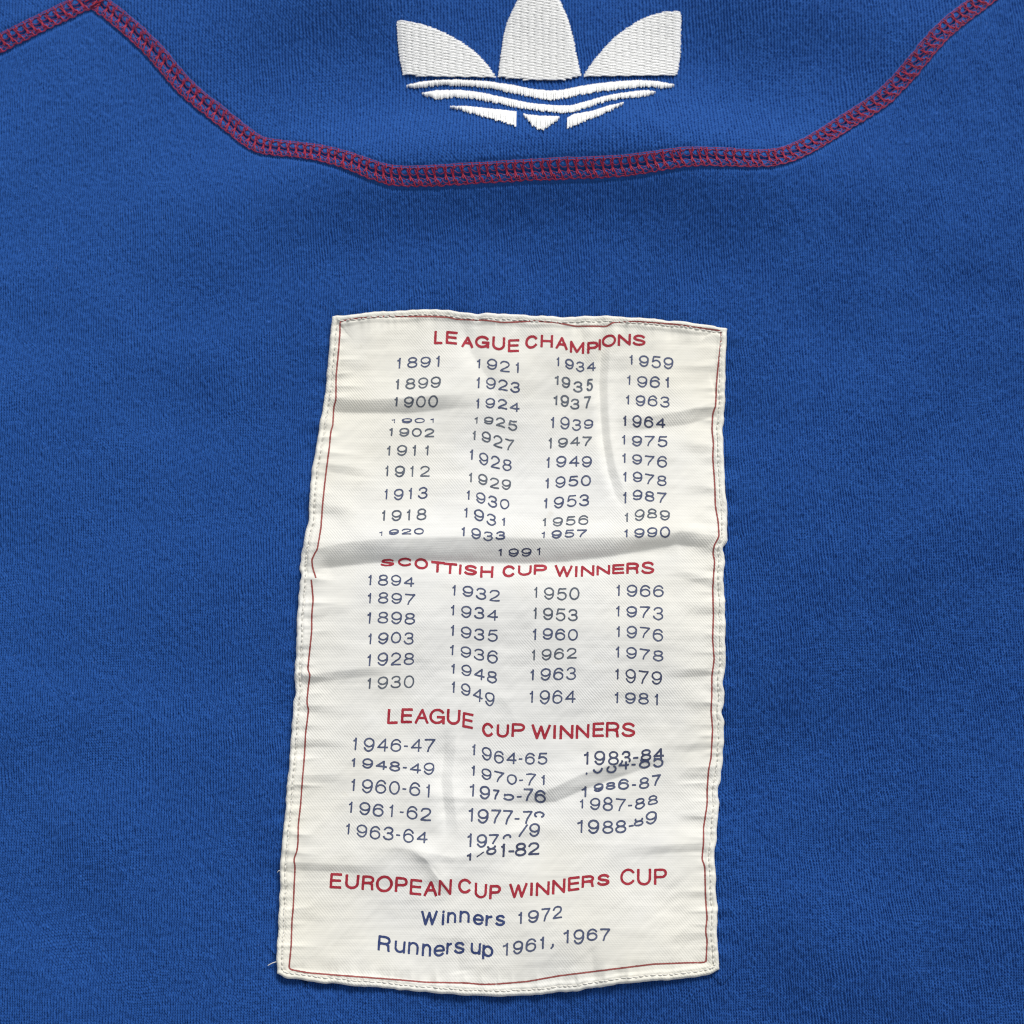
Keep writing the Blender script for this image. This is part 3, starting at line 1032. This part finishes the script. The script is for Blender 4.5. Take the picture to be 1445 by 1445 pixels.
GLYPH = {
    '0': (0.80, [arc(.5, .5, .5, .5, 0, 360, 30)]),
    '1': (0.26, [[(.92, 0), (.92, 1)], [(.92, 0.0), (.75, .13), (.0, .2)]]),
    '2': (0.80, [arc(.5, .28, .47, .28, 188, 372, 16) + [(.86, .48), (.55, .66), (.2, .84), (.02, 1), (1, 1)]]),
    '3': (0.80, [arc(.49, .245, .43, .245, 195, 450, 18) + [(.4, .49)], arc(.49, .735, .49, .265, -90, 168, 18)]),
    '4': (0.82, [[(.76, 1), (.76, 0), (0, .70), (1, .70)]]),
    '5': (0.80, [[(.93, 0), (.2, 0), (.08, .49)] + arc(.5, .67, .5, .33, 215, 510, 20)]),
    '6': (0.80, [arc(.5, .68, .5, .32, 0, 360, 26), arc(.52, .5, .52, .5, 180, 325, 14), [(0, .48), (0, .7)]]),
    '7': (0.80, [[(0, 0), (1, 0), (.72, .33), (.45, .66), (.33, 1)]]),
    '8': (0.80, [arc(.5, .235, .43, .235, 0, 360, 22), arc(.5, .735, .5, .265, 0, 360, 24)]),
    '9': (0.80, [arc(.5, .32, .5, .32, 0, 360, 26), arc(.48, .5, .52, .5, 0, 145, 14), [(1, .3), (1, .52)]]),
    '-': (0.30, [[(0, .57), (1, .57)]]),
    ',': (0.10, [[(.8, .86), (.9, 1.0), (.2, 1.2)]]),
    '/': (0.6, [[(1, 0), (0, 1)]]),
    'A': (0.8, [[(0, 1), (.5, 0), (1, 1)], [(.2, .64), (.8, .64)]]),
    'C': (0.8, [arc(.52, .5, .52, .5, -38, -322, 24)]),
    'E': (0.7, [[(1, 0), (0, 0), (0, 1), (1, 1)], [(0, .48), (.93, .48)]]),
    'G': (0.8, [arc(.5, .5, .5, .5, -38, -345, 24) + [(.98, .56), (.56, .56)], [(.98, .56), (.98, 1)]]),
    'H': (0.8, [[(0, 0), (0, 1)], [(1, 0), (1, 1)], [(0, .48), (1, .48)]]),
    'I': (0.1, [[(.5, 0), (.5, 1)]]),
    'L': (0.6, [[(0, 0), (0, 1), (1, 1)]]),
    'M': (0.9, [[(0, 1), (0, 0), (.5, 1), (1, 0), (1, 1)]]),
    'N': (0.8, [[(0, 1), (0, 0), (1, 1), (1, 0)]]),
    'O': (0.9, [arc(.5, .5, .5, .5, 0, 360, 30)]),
    'P': (0.75, [[(0, 1), (0, 0), (.62, 0)] + arc(.62, .27, .38, .27, -90, 90, 10) + [(0, .54)]]),
    'R': (0.78, [[(0, 1), (0, 0), (.6, 0)] + arc(.6, .26, .38, .26, -90, 90, 10) + [(0, .52)], [(.62, .52), (.88, .62), (.94, 1)]]),
    'S': (0.75, [arc(.5, .25, .45, .25, -20, -200, 14) + [(.25, .45), (.72, .55)] + arc(.5, .75, .5, .25, -20, 165, 14)]),
    'T': (0.75, [[(0, 0), (1, 0)], [(.5, 0), (.5, 1)]]),
    'U': (0.78, [[(0, 0), (0, .6)] + arc(.5, .62, .5, .38, 180, 0, 14) + [(1, 0)]]),
    'W': (1.0, [[(0, 0), (.27, 1), (.5, .05), (.73, 1), (1, 0)]]),
    'i': (0.1, [[(.5, .28), (.5, 1)], [(.5, 0), (.5, .04)]]),
    'n': (0.6, [[(0, 0), (0, 1)], [(0, .35)] + arc(.5, .42, .5, .42, 190, 360, 12) + [(1, 1)]]),
    'u': (0.6, [[(1, 0), (1, 1)], [(0, 0), (0, .6)] + arc(.5, .6, .5, .4, 180, 0, 12)]),
    'e': (0.6, [[(0, .5), (1, .5)] + arc(.5, .5, .5, .5, 0, -320, 22)]),
    'r': (0.35, [[(0, 0), (0, 1)], [(0, .4), (.3, .12), (1, .04)]]),
    's': (0.55, [arc(.5, .25, .45, .25, -25, -200, 12) + [(.28, .46), (.72, .55)] + arc(.5, .75, .5, .25, -20, 160, 12)]),
    'p': (0.6, [[(0, 0), (0, 1.28)], arc(.5, .5, .5, .5, 0, 360, 22)]),
}


def densify(pts, step):
    return resample(pts, step) if len(pts) > 1 else np.asarray(pts, float)


def glyph_strokes(ch, x0, x1, yt, yb, lean, hw, shear=0.0, clip=None):
    """strokes of one letter fitted into its traced box; yt/yb may be functions of x"""
    out = []
    for st in GLYPH[ch][1]:
        s = densify(st, 0.05)
        if clip:
            k = (s[:, 1] >= clip[0]) & (s[:, 1] <= clip[1])
            runs, cur = [], []
            for ok, pt in zip(k, s):
                if ok:
                    cur.append(pt)
                elif cur:
                    runs.append(np.array(cur))
                    cur = []
            if cur:
                runs.append(np.array(cur))
        else:
            runs = [s]
        for r in runs:
            if len(r) < 2:
                continue
            xa, xb = x0 + hw, x1 - hw
            if xb - xa < 0.4:
                xa = xb = (x0 + x1) / 2
            x = xa + (xb - xa) * r[:, 0]
            top = (yt(x) if callable(yt) else yt) + hw
            bot = (yb(x) if callable(yb) else yb) - hw
            y = top + (bot - top) * r[:, 1]
            x = x + lean * (0.5 - r[:, 1]) * (bot - top)
            out.append(np.stack([x, y], 1))
    return out


def lean_at(x):
    return 0.085 * (1 - (x - 430) / 590.0)


SC = 4.5156
ZO = {1: (420, 420), 2: (730, 420), 3: (420, 600), 4: (730, 600), 5: (400, 780), 6: (710, 780), 7: (390, 980), 8: (710, 980), 9: (380, 1190), 10: (700, 1190)}


def year(z, text, x0, x1, boxes, mat=None, hw=1.10, where="", name="printed_year"):
    if z == 'A':
        ox, oy, sc = 580, 1020, 3.803
    else:
        (ox, oy), sc = ZO[z], SC
    x0, x1 = ox + x0 / sc, ox + x1 / sc
    bx = [(oy + a / sc, oy + b / sc) for a, b in boxes]
    # horizontal metrics
    pen, ink = 0.0, []
    for ch in text:
        w = GLYPH[ch][0]
        if ch == '1':
            ink.append((pen + 0.33, pen + 0.33 + w)); pen += 1.0
        elif ch == '-':
            ink.append((pen + 0.08, pen + 0.08 + w)); pen += 0.5
        else:
            ink.append((pen + 0.10, pen + 0.10 + w)); pen += 1.0
    a, b = ink[0][0], ink[-1][1]
    k = (x1 - x0) / (b - a)
    spans = [(x0 + (p - a) * k, x0 + (r - a) * k) for p, r in ink]
    cx = np.array([(p + r) / 2 for p, r in spans])
    yt = np.array([t for t, _ in bx])
    yb = np.array([t for _, t in bx])
    ft = lambda x: np.interp(x, cx, yt)
    fb = lambda x: np.interp(x, cx, yb)
    groups = []
    for ch, (p, r), (t, bt) in zip(text, spans, bx):
        w = min(hw, (bt - t) / 10.0)
        groups.append((glyph_strokes(ch, p, r, ft, fb, lean_at((p + r) / 2), w), w * random.uniform(.93, 1.08)))
    if mat is None:
        mat = random.choice([M_NAVY, M_NAVY, M_SLATE])
    add_print(name, "printed years %s %s" % (text, where) if '-' in text else "printed year %s %s" % (text, where), mat, groups)


def line(name, label, mat, chars, hw):
    """chars: (zoom, letter, x0, x1, ytop, ybottom[, clip])"""
    rec = []
    for c in chars:
        z, ch, x0, x1, a, b = c[:6]
        ox, oy, sc = (580, 1020, 3.803) if z == 'A' else (*ZO[z], SC)
        rec.append((ch, ox + x0 / sc, ox + x1 / sc, oy + a / sc, oy + b / sc, c[6] if len(c) > 6 else None))
    cx = [(r[1] + r[2]) / 2 for r in rec]
    groups = []
    n = len(rec)
    for k, (ch, x0, x1, a, b, clip) in enumerate(rec):
        # slope of the line of letters here
        i0, i1 = max(0, k - 1), min(n - 1, k + 1)
        sl = (rec[i1][4] + rec[i1][3] - rec[i0][4] - rec[i0][3]) / 2 / max(cx[i1] - cx[i0], 1) if n > 1 and i1 > i0 else 0
        sl = max(-0.28, min(0.28, sl)) * 0.7
        m = cx[k]
        w = min(hw, (b - a) / 8.6)
        st = glyph_strokes(ch, x0, x1, (lambda x, a=a, m=m, sl=sl: a + sl * (x - m)), (lambda x, b=b, m=m, sl=sl: b + sl * (x - m)), lean_at(m), w, clip=clip)
        if st:
            groups.append((st, w * random.uniform(.95, 1.07)))
    add_print(name, label, mat, groups)


# --- headings
line("printed_heading", "red heading LEAGUE CHAMPIONS", M_RED, [
    (1, 'L', 870, 925, 213, 297), (1, 'E', 945, 1018, 215, 297), (1, 'A', 1046, 1120, 247, 318), (1, 'G', 1130, 1224, 243, 322), (1, 'U', 1240, 1322, 250, 336),
    (1, 'E', 1340, 1412, 265, 348), (2, 'C', 50, 130, 240, 326), (2, 'H', 148, 228, 238, 318), (2, 'A', 245, 322, 250, 330), (2, 'M', 335, 427, 278, 355),
    (2, 'P', 445, 517, 280, 355), (2, 'I', 517, 534, 265, 335), (2, 'O', 538, 630, 235, 315), (2, 'N', 640, 724, 232, 306), (2, 'S', 735, 818, 235, 308)], 1.72)
line("printed_heading", "red heading SCOTTISH CUP WINNERS", M_RED, [
    (5, 'S', 620, 706, 40, 86), (5, 'C', 730, 818, 32, 87), (5, 'O', 835, 922, 35, 106), (5, 'T', 940, 1025, 55, 126), (5, 'T', 1020, 1106, 65, 134),
    (5, 'I', 1118, 1136, 75, 138), (5, 'S', 1152, 1234, 78, 144), (5, 'H', 1254, 1338, 85, 159), (6, 'C', -4, 76, 80, 156), (6, 'U', 94, 182, 80, 147),
    (6, 'P', 195, 280, 75, 141), (6, 'W', 328, 442, 80, 156), (6, 'I', 457, 475, 85, 155), (6, 'N', 495, 582, 80, 151), (6, 'N', 595, 682, 80, 142),
    (6, 'E', 695, 772, 72, 136), (6, 'R', 785, 867, 62, 133), (6, 'S', 880, 964, 55, 136)], 1.72)
line("printed_heading", "red heading LEAGUE CUP WINNERS", M_RED, [
    (7, 'L', 708, 776, 92, 188), (7, 'E', 795, 867, 88, 183), (7, 'A', 884, 972, 90, 186), (7, 'G', 975, 1077, 90, 189), (7, 'U', 1086, 1172, 95, 193),
    (7, 'E', 1186, 1254, 117, 215), (7, 'C', 1311, 1384, 180, 270), (7, 'U', 1403, 1482, 190, 275), (8, 'P', 54, 140, 183, 270), (8, 'W', 180, 302, 192, 286),
    (8, 'I', 318, 338, 195, 282), (8, 'N', 360, 448, 195, 283), (8, 'N', 463, 550, 190, 281), (8, 'E', 570, 642, 178, 271), (8, 'R', 655, 742, 175, 273),
    (8, 'S', 755, 842, 178, 271)], 1.77)
line("printed_heading", "red heading EUROPEAN CUP WINNERS CUP", M_RED, [
    (9, 'E', 387, 462, 190, 288), (9, 'U', 484, 572, 200, 292), (9, 'R', 590, 670, 205, 298), (9, 'O', 680, 787, 205, 312), (9, 'P', 802, 882, 215, 312),
    (9, 'E', 896, 972, 228, 330), (9, 'A', 986, 1072, 240, 336), (9, 'N', 1078, 1163, 230, 331), (9, 'C', 1203, 1288, 225, 320), (9, 'U', 1308, 1387, 255, 351),
    (9, 'P', 1402, 1476, 265, 356), (10, 'W', 83, 200, 255, 349), (10, 'I', 216, 236, 250, 334), (10, 'N', 253, 342, 245, 334), (10, 'N', 357, 442, 228, 321),
    (10, 'E', 458, 532, 212, 303), (10, 'R', 545, 627, 203, 281), (10, 'S', 645, 724, 195, 271), (10, 'C', 791, 887, 160, 267), (10, 'U', 898, 988, 162, 269),
    (10, 'P', 1006, 1090, 160, 263)], 1.8)
line("printed_line", "navy line Winners 1972", M_NAVY_STRONG, [
    (9, 'W', 966, 1072, 430, 524), (9, 'i', 1098, 1118, 428, 521), (9, 'n', 1133, 1192, 437, 508), (9, 'n', 1212, 1278, 430, 505), (9, 'e', 1298, 1368, 450, 522),
    (9, 'r', 1378, 1420, 458, 527), (10, 's', -4, 58, 455, 527)], 1.62)
line("printed_line", "navy year 1972 after the word Winners", M_NAVY, [
    (10, '1', 142, 166, 438, 514), (10, '9', 203, 272, 425, 507), (10, '7', 288, 347, 412, 497), (10, '2', 360, 422, 398, 480)], 1.25)
line("printed_line", "navy words Runners up", M_NAVY_STRONG, [
    (9, 'R', 693, 774, 590, 687), (9, 'u', 798, 867, 622, 699), (9, 'n', 884, 952, 628, 707), (9, 'n', 973, 1032, 640, 720), (9, 'e', 1046, 1120, 645, 722),
    (9, 'r', 1128, 1164, 632, 706), (9, 's', 1178, 1245, 628, 704), (9, 'u', 1283, 1348, 635, 707), (9, 'p', 1358, 1428, 650, 725)], 1.6)
line("printed_line", "navy years 1961, 1967 after the words Runners up", M_NAVY, [
    (10, '1', 43, 78, 635, 716), (10, '9', 108, 172, 620, 707), (10, '6', 188, 257, 605, 692), (10, '1', 282, 306, 595, 674), (10, ',', 345, 372, 590, 660),
    (10, '1', 430, 464, 553, 637), (10, '9', 493, 562, 548, 644), (10, '6', 578, 647, 543, 622), (10, '7', 663, 728, 542, 622)], 1.25)

LC, SCW, LCW = "in the league champions list", "in the Scottish cup list", "in the league cup list"
# --- league champions
for a in (
        (1, "1891", 635, 905, [(385, 452), (378, 448), (376, 446), (371, 440)]), (1, "1899", 625, 912, [(520, 584), (513, 585), (508, 580), (502, 576)]),
        (1, "1900", 617, 895, [(635, 692), (630, 702), (625, 701), (622, 700)]), (1, "1901", 600, 868, [(774, 800), (768, 801), (767, 799), (770, 796)]),
        (1, "1902", 585, 872, [(830, 882), (829, 886), (830, 888), (833, 890)]), (1, "1921", 1143, 1410, [(392, 450), (388, 460), (403, 475), (413, 480)]),
        (1, "1923", 1140, 1418, [(508, 576), (508, 585), (522, 591), (538, 608)]), (1, "1924", 1137, 1415, [(643, 706), (638, 706), (645, 708), (668, 728)]),
        (1, "1925", 1128, 1400, [(762, 802), (758, 808), (762, 822), (785, 850)]), (1, "1927", 1115, 1380, [(850, 906), (852, 922), (878, 955), (905, 975)]),
        (3, "1911", 570, 835, [(133, 193), (125, 196), (127, 196), (130, 193)]), (3, "1912", 558, 843, [(258, 326), (258, 332), (258, 329), (258, 329)]),
        (3, "1913", 553, 830, [(408, 473), (405, 479), (400, 470), (393, 470)]), (3, "1918", 537, 822, [(543, 609), (540, 612), (538, 606), (530, 606)]),
        (3, "1920", 520, 805, [(678, 706), (662, 699), (658, 696), (655, 697)]), (3, "1928", 1098, 1365, [(155, 219), (175, 256), (195, 275), (218, 293)]),
        (3, "1929", 1092, 1360, [(303, 363), (310, 381), (335, 404), (345, 413)]), (3, "1930", 1077, 1350, [(415, 473), (428, 499), (450, 526), (470, 537)]),
        (3, "1931", 1062, 1322, [(525, 586), (535, 611), (565, 642), (590, 641)]), (3, "1933", 1045, 1325, [(648, 706), (655, 726), (678, 740), (675, 730)]),
        (2, "1934", 250, 500, [(378, 436), (390, 457), (408, 476), (410, 468)]), 
         (2, "1939", 215, 484, [(760, 831), (758, 841), (775, 851), (775, 836)]),
        (2, "1947", 200, 476, [(893, 962), (893, 956), (885, 946), (885, 946)]), (2, "1959", 715, 994, [(365, 426), (368, 442), (372, 450), (380, 456)]),
        (2, "1961", 700, 966, [(495, 556), (500, 574), (500, 576), (508, 574)]), (2, "1963", 693, 972, [(622, 681), (622, 693), (622, 693), (630, 701)]),
        (2, "1964", 675, 944, [(752, 816), (748, 829), (755, 831), (768, 831)], M_DARK, 1.25), (2, "1975", 667, 957, [(875, 936), (880, 949), (880, 946), (882, 953)]),
        (4, "1949", 185, 475, [(205, 271), (195, 269), (195, 262), (197, 269)]), (4, "1950", 180, 470, [(338, 403), (325, 401), (323, 390), (318, 389)]),
        (4, "1953", 170, 459, [(467, 529), (455, 531), (445, 521), (440, 516)]), (4, "1956", 162, 454, [(592, 643), (586, 646), (580, 639), (572, 636)]),
        (4, "1957", 155, 445, [(678, 721), (668, 723), (665, 717), (664, 713)]), (4, "1976", 670, 955, [(180, 241), (185, 251), (195, 259), (195, 271)]),
        (4, "1978", 675, 952, [(298, 359), (295, 363), (312, 377), (320, 389)]), (4, "1987", 675, 952, [(428, 499), (410, 477), (420, 487), (430, 495)]),
        (4, "1989", 685, 972, [(560, 616), (535, 611), (530, 593), (542, 608)]), (4, "1990", 682, 974, [(665, 713), (656, 718), (650, 714), (645, 718)])):
    year(*a[:5], mat=a[5] if len(a) > 5 else None, hw=a[6] if len(a) > 6 else 1.10, where=LC)
line("printed_year", "printed year 1935 running into the upright crease", M_SLATE, [
    (2, '1', 238, 264, 497, 555), (2, '9', 282, 338, 504, 577), (2, '3', 356, 418, 533, 605), (2, '5', 440, 482, 518, 597)], 1.25)
line("printed_year", "printed year 1937 running into the upright crease", M_SLATE, [
    (2, '1', 232, 256, 624, 684), (2, '9', 275, 330, 620, 697), (2, '3', 338, 398, 643, 714), (2, '7', 425, 470, 628, 705)], 1.25)
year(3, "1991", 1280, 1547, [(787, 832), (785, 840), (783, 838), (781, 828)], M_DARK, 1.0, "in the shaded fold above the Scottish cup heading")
# --- cup winners
for a in (
        (5, "1894", 540, 834, [(140, 206), (138, 211), (140, 211), (155, 217)]), (5, "1897", 537, 840, [(257, 323), (250, 324), (255, 326), (263, 333)]),
        (5, "1898", 535, 840, [(380, 451), (375, 451), (375, 456), (383, 458)]), (5, "1903", 540, 832, [(515, 583), (508, 583), (503, 577), (507, 586)]),
        (5, "1928", 535, 834, [(648, 721), (635, 721), (635, 717), (637, 716)]), (5, "1930", 535, 834, [(798, 866), (788, 869), (783, 863), (780, 863)]),
        (5, "1932", 1075, 1380, [(205, 273), (210, 281), (223, 300), (236, 311)]), (5, "1934", 1067, 1367, [(333, 398), (338, 416), (345, 422), (363, 433)]),
        (5, "1935", 1065, 1367, [(460, 529), (470, 546), (483, 559), (490, 568)]), (5, "1936", 1062, 1367, [(588, 651), (596, 669), (612, 686), (622, 706)]),
        (5, "1948", 1070, 1362, [(708, 769), (712, 786), (736, 808), (755, 833)]), (5, "1949", 1072, 1345, [(820, 891), (832, 910), (862, 945), (890, 979)]),
        (6, "1950", 197, 487, [(218, 286), (220, 300), (226, 304), (220, 301)]), (6, "1953", 193, 477, [(350, 421), (350, 429), (355, 436), (358, 436)]),
        (6, "1960", 190, 477, [(485, 556), (480, 554), (483, 559), (485, 561)]), (6, "1962", 183, 469, [(618, 686), (612, 686), (608, 681), (605, 674)]),
        (6, "1963", 175, 467, [(745, 813), (735, 815), (732, 812), (727, 811)]), (6, "1964", 170, 462, [(880, 956), (875, 966), (875, 963), (878, 956)]),
        (6, "1966", 722, 1024, [(205, 276), (203, 281), (205, 282), (206, 283)]), (6, "1973", 720, 1022, [(338, 405), (340, 412), (341, 414), (345, 431)]),
        (6, "1976", 722, 1020, [(468, 537), (465, 546), (473, 542), (485, 567)]), (6, "1978", 718, 1022, [(598, 667), (600, 676), (613, 680), (622, 693)]),
        (6, "1979", 715, 1012, [(738, 806), (740, 833), (753, 837), (755, 841)], M_DARK), (6, "1981", 712, 987, [(888, 957), (890, 963), (892, 967), (900, 971)])):
    year(*a[:5], mat=a[5] if len(a) > 5 else None, where=SCW)
# --- league cup
for a in (
        (7, "1946-47", 490, 1012, [(275, 354), (275, 366), (279, 364), (283, 366), (283, 366), (283, 365), (283, 366)]),
        (7, "1948-49", 480, 1007, [(406, 462), (406, 472), (420, 477), (426, 491), (430, 495), (438, 501), (433, 513)]),
        (7, "1960-61", 478, 978, [(538, 614), (540, 630), (543, 632), (551, 639), (553, 641), (558, 647), (573, 656)]),
        (7, "1961-62", 462, 987, [(683, 753), (685, 769), (696, 779), (701, 780), (705, 785), (710, 796), (722, 806)]),
        (7, "1963-64", 445, 964, [(822, 891), (828, 911), (837, 924), (842, 929), (847, 934), (855, 946), (874, 947)]),
        ('A', "1964-65", 328, 732, [(115, 172), (130, 202), (150, 219), (158, 221), (158, 223), (160, 224), (160, 224)]),
        ('A', "1970-71", 325, 718, [(228, 282), (245, 307), (262, 318), (276, 333), (274, 335), (270, 336), (280, 334)]),
        (8, "1987-88", 490, 987, [(668, 726), (658, 737), (652, 743), (664, 744), (664, 742), (660, 732), (640, 702)])):
    year(*a[:5], hw=1.14, where=LCW, mat=M_NAVY)
line("printed_year", "printed years 1975-76 running into a crease", M_NAVY, [
    ('A', '1', 315, 340, 328, 395), ('A', '9', 368, 424, 338, 411), ('A', '7', 440, 474, 358, 412), ('A', '5', 493, 555, 366, 418, (.32, 1.1)),
    ('A', '-', 568, 594, 362, 424), ('A', '7', 604, 656, 352, 420), ('A', '6', 664, 724, 360, 431)], 1.3)
line("printed_year", "printed years 1977-78 with the last digit lost in a crease", M_NAVY, [
    ('A', '1', 308, 334, 456, 530), ('A', '9', 357, 416, 462, 541), ('A', '7', 430, 484, 465, 540), ('A', '7', 493, 547, 468, 546), ('A', '-', 556, 582, 484, 540),
    ('A', '7', 600, 652, 472, 542), ('A', '8', 655, 720, 474, 544, (0, .42))], 1.3)
line("printed_year", "printed years 1978-79 broken by a crease", M_NAVY, [
    ('A', '1', 302, 326, 594, 666), ('A', '9', 352, 408, 597, 670), ('A', '7', 416, 472, 597, 668, (0, .72)), ('A', '8', 488, 541, 597, 662, (0, .30)),
    ('A', '/', 578, 626, 548, 608), ('A', '9', 634, 692, 538, 612)], 1.3)
line("printed_year", "printed years 1981-82 half hidden by a crease", M_DARK, [
    ('A', '1', 300, 324, 700, 740), ('A', '/', 353, 392, 694, 717), ('A', '8', 404, 460, 645, 709, (.25, 1.1)), ('A', '1', 484, 504, 648, 719),
    ('A', '-', 523, 555, 650, 720), ('A', '8', 558, 620, 643, 716), ('A', '2', 628, 690, 640, 709)], 1.4)
line("printed_year", "printed years 1983-84 above a diagonal crease", M_DARK, [
    (8, '1', 515, 545, 366, 446), (8, '9', 580, 650, 358, 451), (8, '8', 668, 738, 360, 452), (8, '3', 752, 815, 358, 445, (0, .84)), (8, '-', 828, 862, 365, 435),
    (8, '8', 876, 945, 348, 424), (8, '4', 958, 1025, 342, 416)], 1.35)
PRINTS_UNDER = len(PRINTS)
line("printed_year", "printed years 1984-85 with their tops hidden by a crease", M_NAVY, [
    (8, '1', 512, 540, 425, 512, (.92, 1.1)), (8, '9', 570, 638, 417, 504, (.68, 1.1)), (8, '8', 658, 724, 413, 502, (.52, 1.1)), (8, '4', 735, 802, 393, 479, (.45, 1.1)),
    (8, '-', 818, 845, 405, 480), (8, '8', 866, 938, 386, 472, (.34, 1.1)), (8, '5', 953, 1022, 379, 466, (.3, 1.1))], 1.3)
line("printed_year", "printed years 1986-87 squeezed below a diagonal crease", M_NAVY, [
    (8, '1', 500, 532, 588, 656), (8, '9', 576, 640, 566, 620), (8, '8', 653, 717, 557, 607), (8, '6', 733, 802, 536, 607), (8, '-', 820, 848, 540, 606),
    (8, '8', 866, 932, 527, 602), (8, '7', 948, 1006, 511, 580)], 1.25)
line("printed_year", "printed years 1988-89 with a squeezed eight", M_NAVY, [
    (8, '1', 472, 508, 800, 882), (8, '9', 540, 612, 797, 888), (8, '8', 632, 703, 803, 888), (8, '8', 714, 786, 800, 884), (8, '-', 800, 832, 795, 870),
    (8, '8', 832, 896, 778, 840, (.15, 1.1)), (8, '9', 908, 980, 743, 828)], 1.3)

# --- printed border line (one long thin stroke)
bl = smooth(resample(BORDER, 5), 1)
groups = []
dense = resample(bl, 2.5)
for k in range(0, len(dense) - 1, 40):
    groups.append(([dense[k:k + 41]], 1.12))
add_print("printed_border", "thin red border line around the label", M_LINE, groups, 0.8, 0.055)

# settle every print on the wrinkled label in one go
allp = np.concatenate([r[3] for r in PRINTS])
allq = settle(allp, label_h, 9)
allh = label_h(allq)
o0 = 0
for k, (name, label, mat, p, f, zoff) in enumerate(PRINTS):
    n = len(p)
    extra = (0.03 if "1984-85" in label or "1981-82" in label else 0.0)
    link_mesh(name, lift(allq[o0:o0 + n], allh[o0:o0 + n] + (zoff + extra) * MM), f, mat, honours, True, label)
    o0 += n

# --- sewing thread around the hem
hem = Tubes(6)
ctr = OUTLINE.mean(0)
loop = np.concatenate([OUTLINE, OUTLINE[:1]])
ds = resample(loop, 1.0)
tan = np.gradient(ds, axis=0)
tan /= np.linalg.norm(tan, axis=1)[:, None] + 1e-9
# smooth the tangents so that the row of stitches does not copy every nick of the edge
ker = np.ones(25) / 25
tan = np.stack([np.convolve(np.r_[tan[-12:, c], tan[:, c], tan[:12, c]], ker, 'valid') for c in (0, 1)], 1)
base_l = np.stack([np.convolve(np.r_[ds[-9:, c], ds[:, c], ds[:9, c]], np.ones(19) / 19, 'valid') for c in (0, 1)], 1)
nrm = np.stack([-tan[:, 1], tan[:, 0]], 1)
row_q = base_l + nrm * 8.4
k = 6
while k < len(row_q) - 14:
    ln = random.uniform(4.2, 8.0)
    idx = np.linspace(k, k + ln, 8)
    v = np.linspace(0, 1, 8)
    p = np.stack([np.interp(idx, np.arange(len(row_q)), row_q[:, c]) for c in (0, 1)], 1)
    nn = nrm[k]
    p = p + nn * (random.uniform(-.5, .5) + (v[:, None] - .5) * random.uniform(-.2, 1.6))
    hem.add(lift(p, label_h(p) + (0.30 * np.sin(v * math.pi) ** 0.7 - 0.08) * MM), 0.155 * MM)
    k += int(round(ln + random.uniform(0.8, 2.6)))
hem.build("hem_stitching", M_HEMTHREAD, honours, "row of white stitches around the hem of the label")

# --- a loose thread end at the lower left corner and one higher up the edge
for pts in ([(394, 1356), (389, 1357.5), (384, 1359), (378, 1362.5)], [(397, 1229), (393, 1228), (390.5, 1231)]):
    tb = Tubes(6)
    p = resample(smooth(pts, 2), 1.0)
    v = np.linspace(0, 1, len(p))
    tb.add(lift(p, cloth_low(p) + (0.9 - 0.45 * v + 0.2 * np.sin(v * 3.1)) * MM), 0.11 * MM)
    tb.build("loose_thread", M_HEMTHREAD, honours)
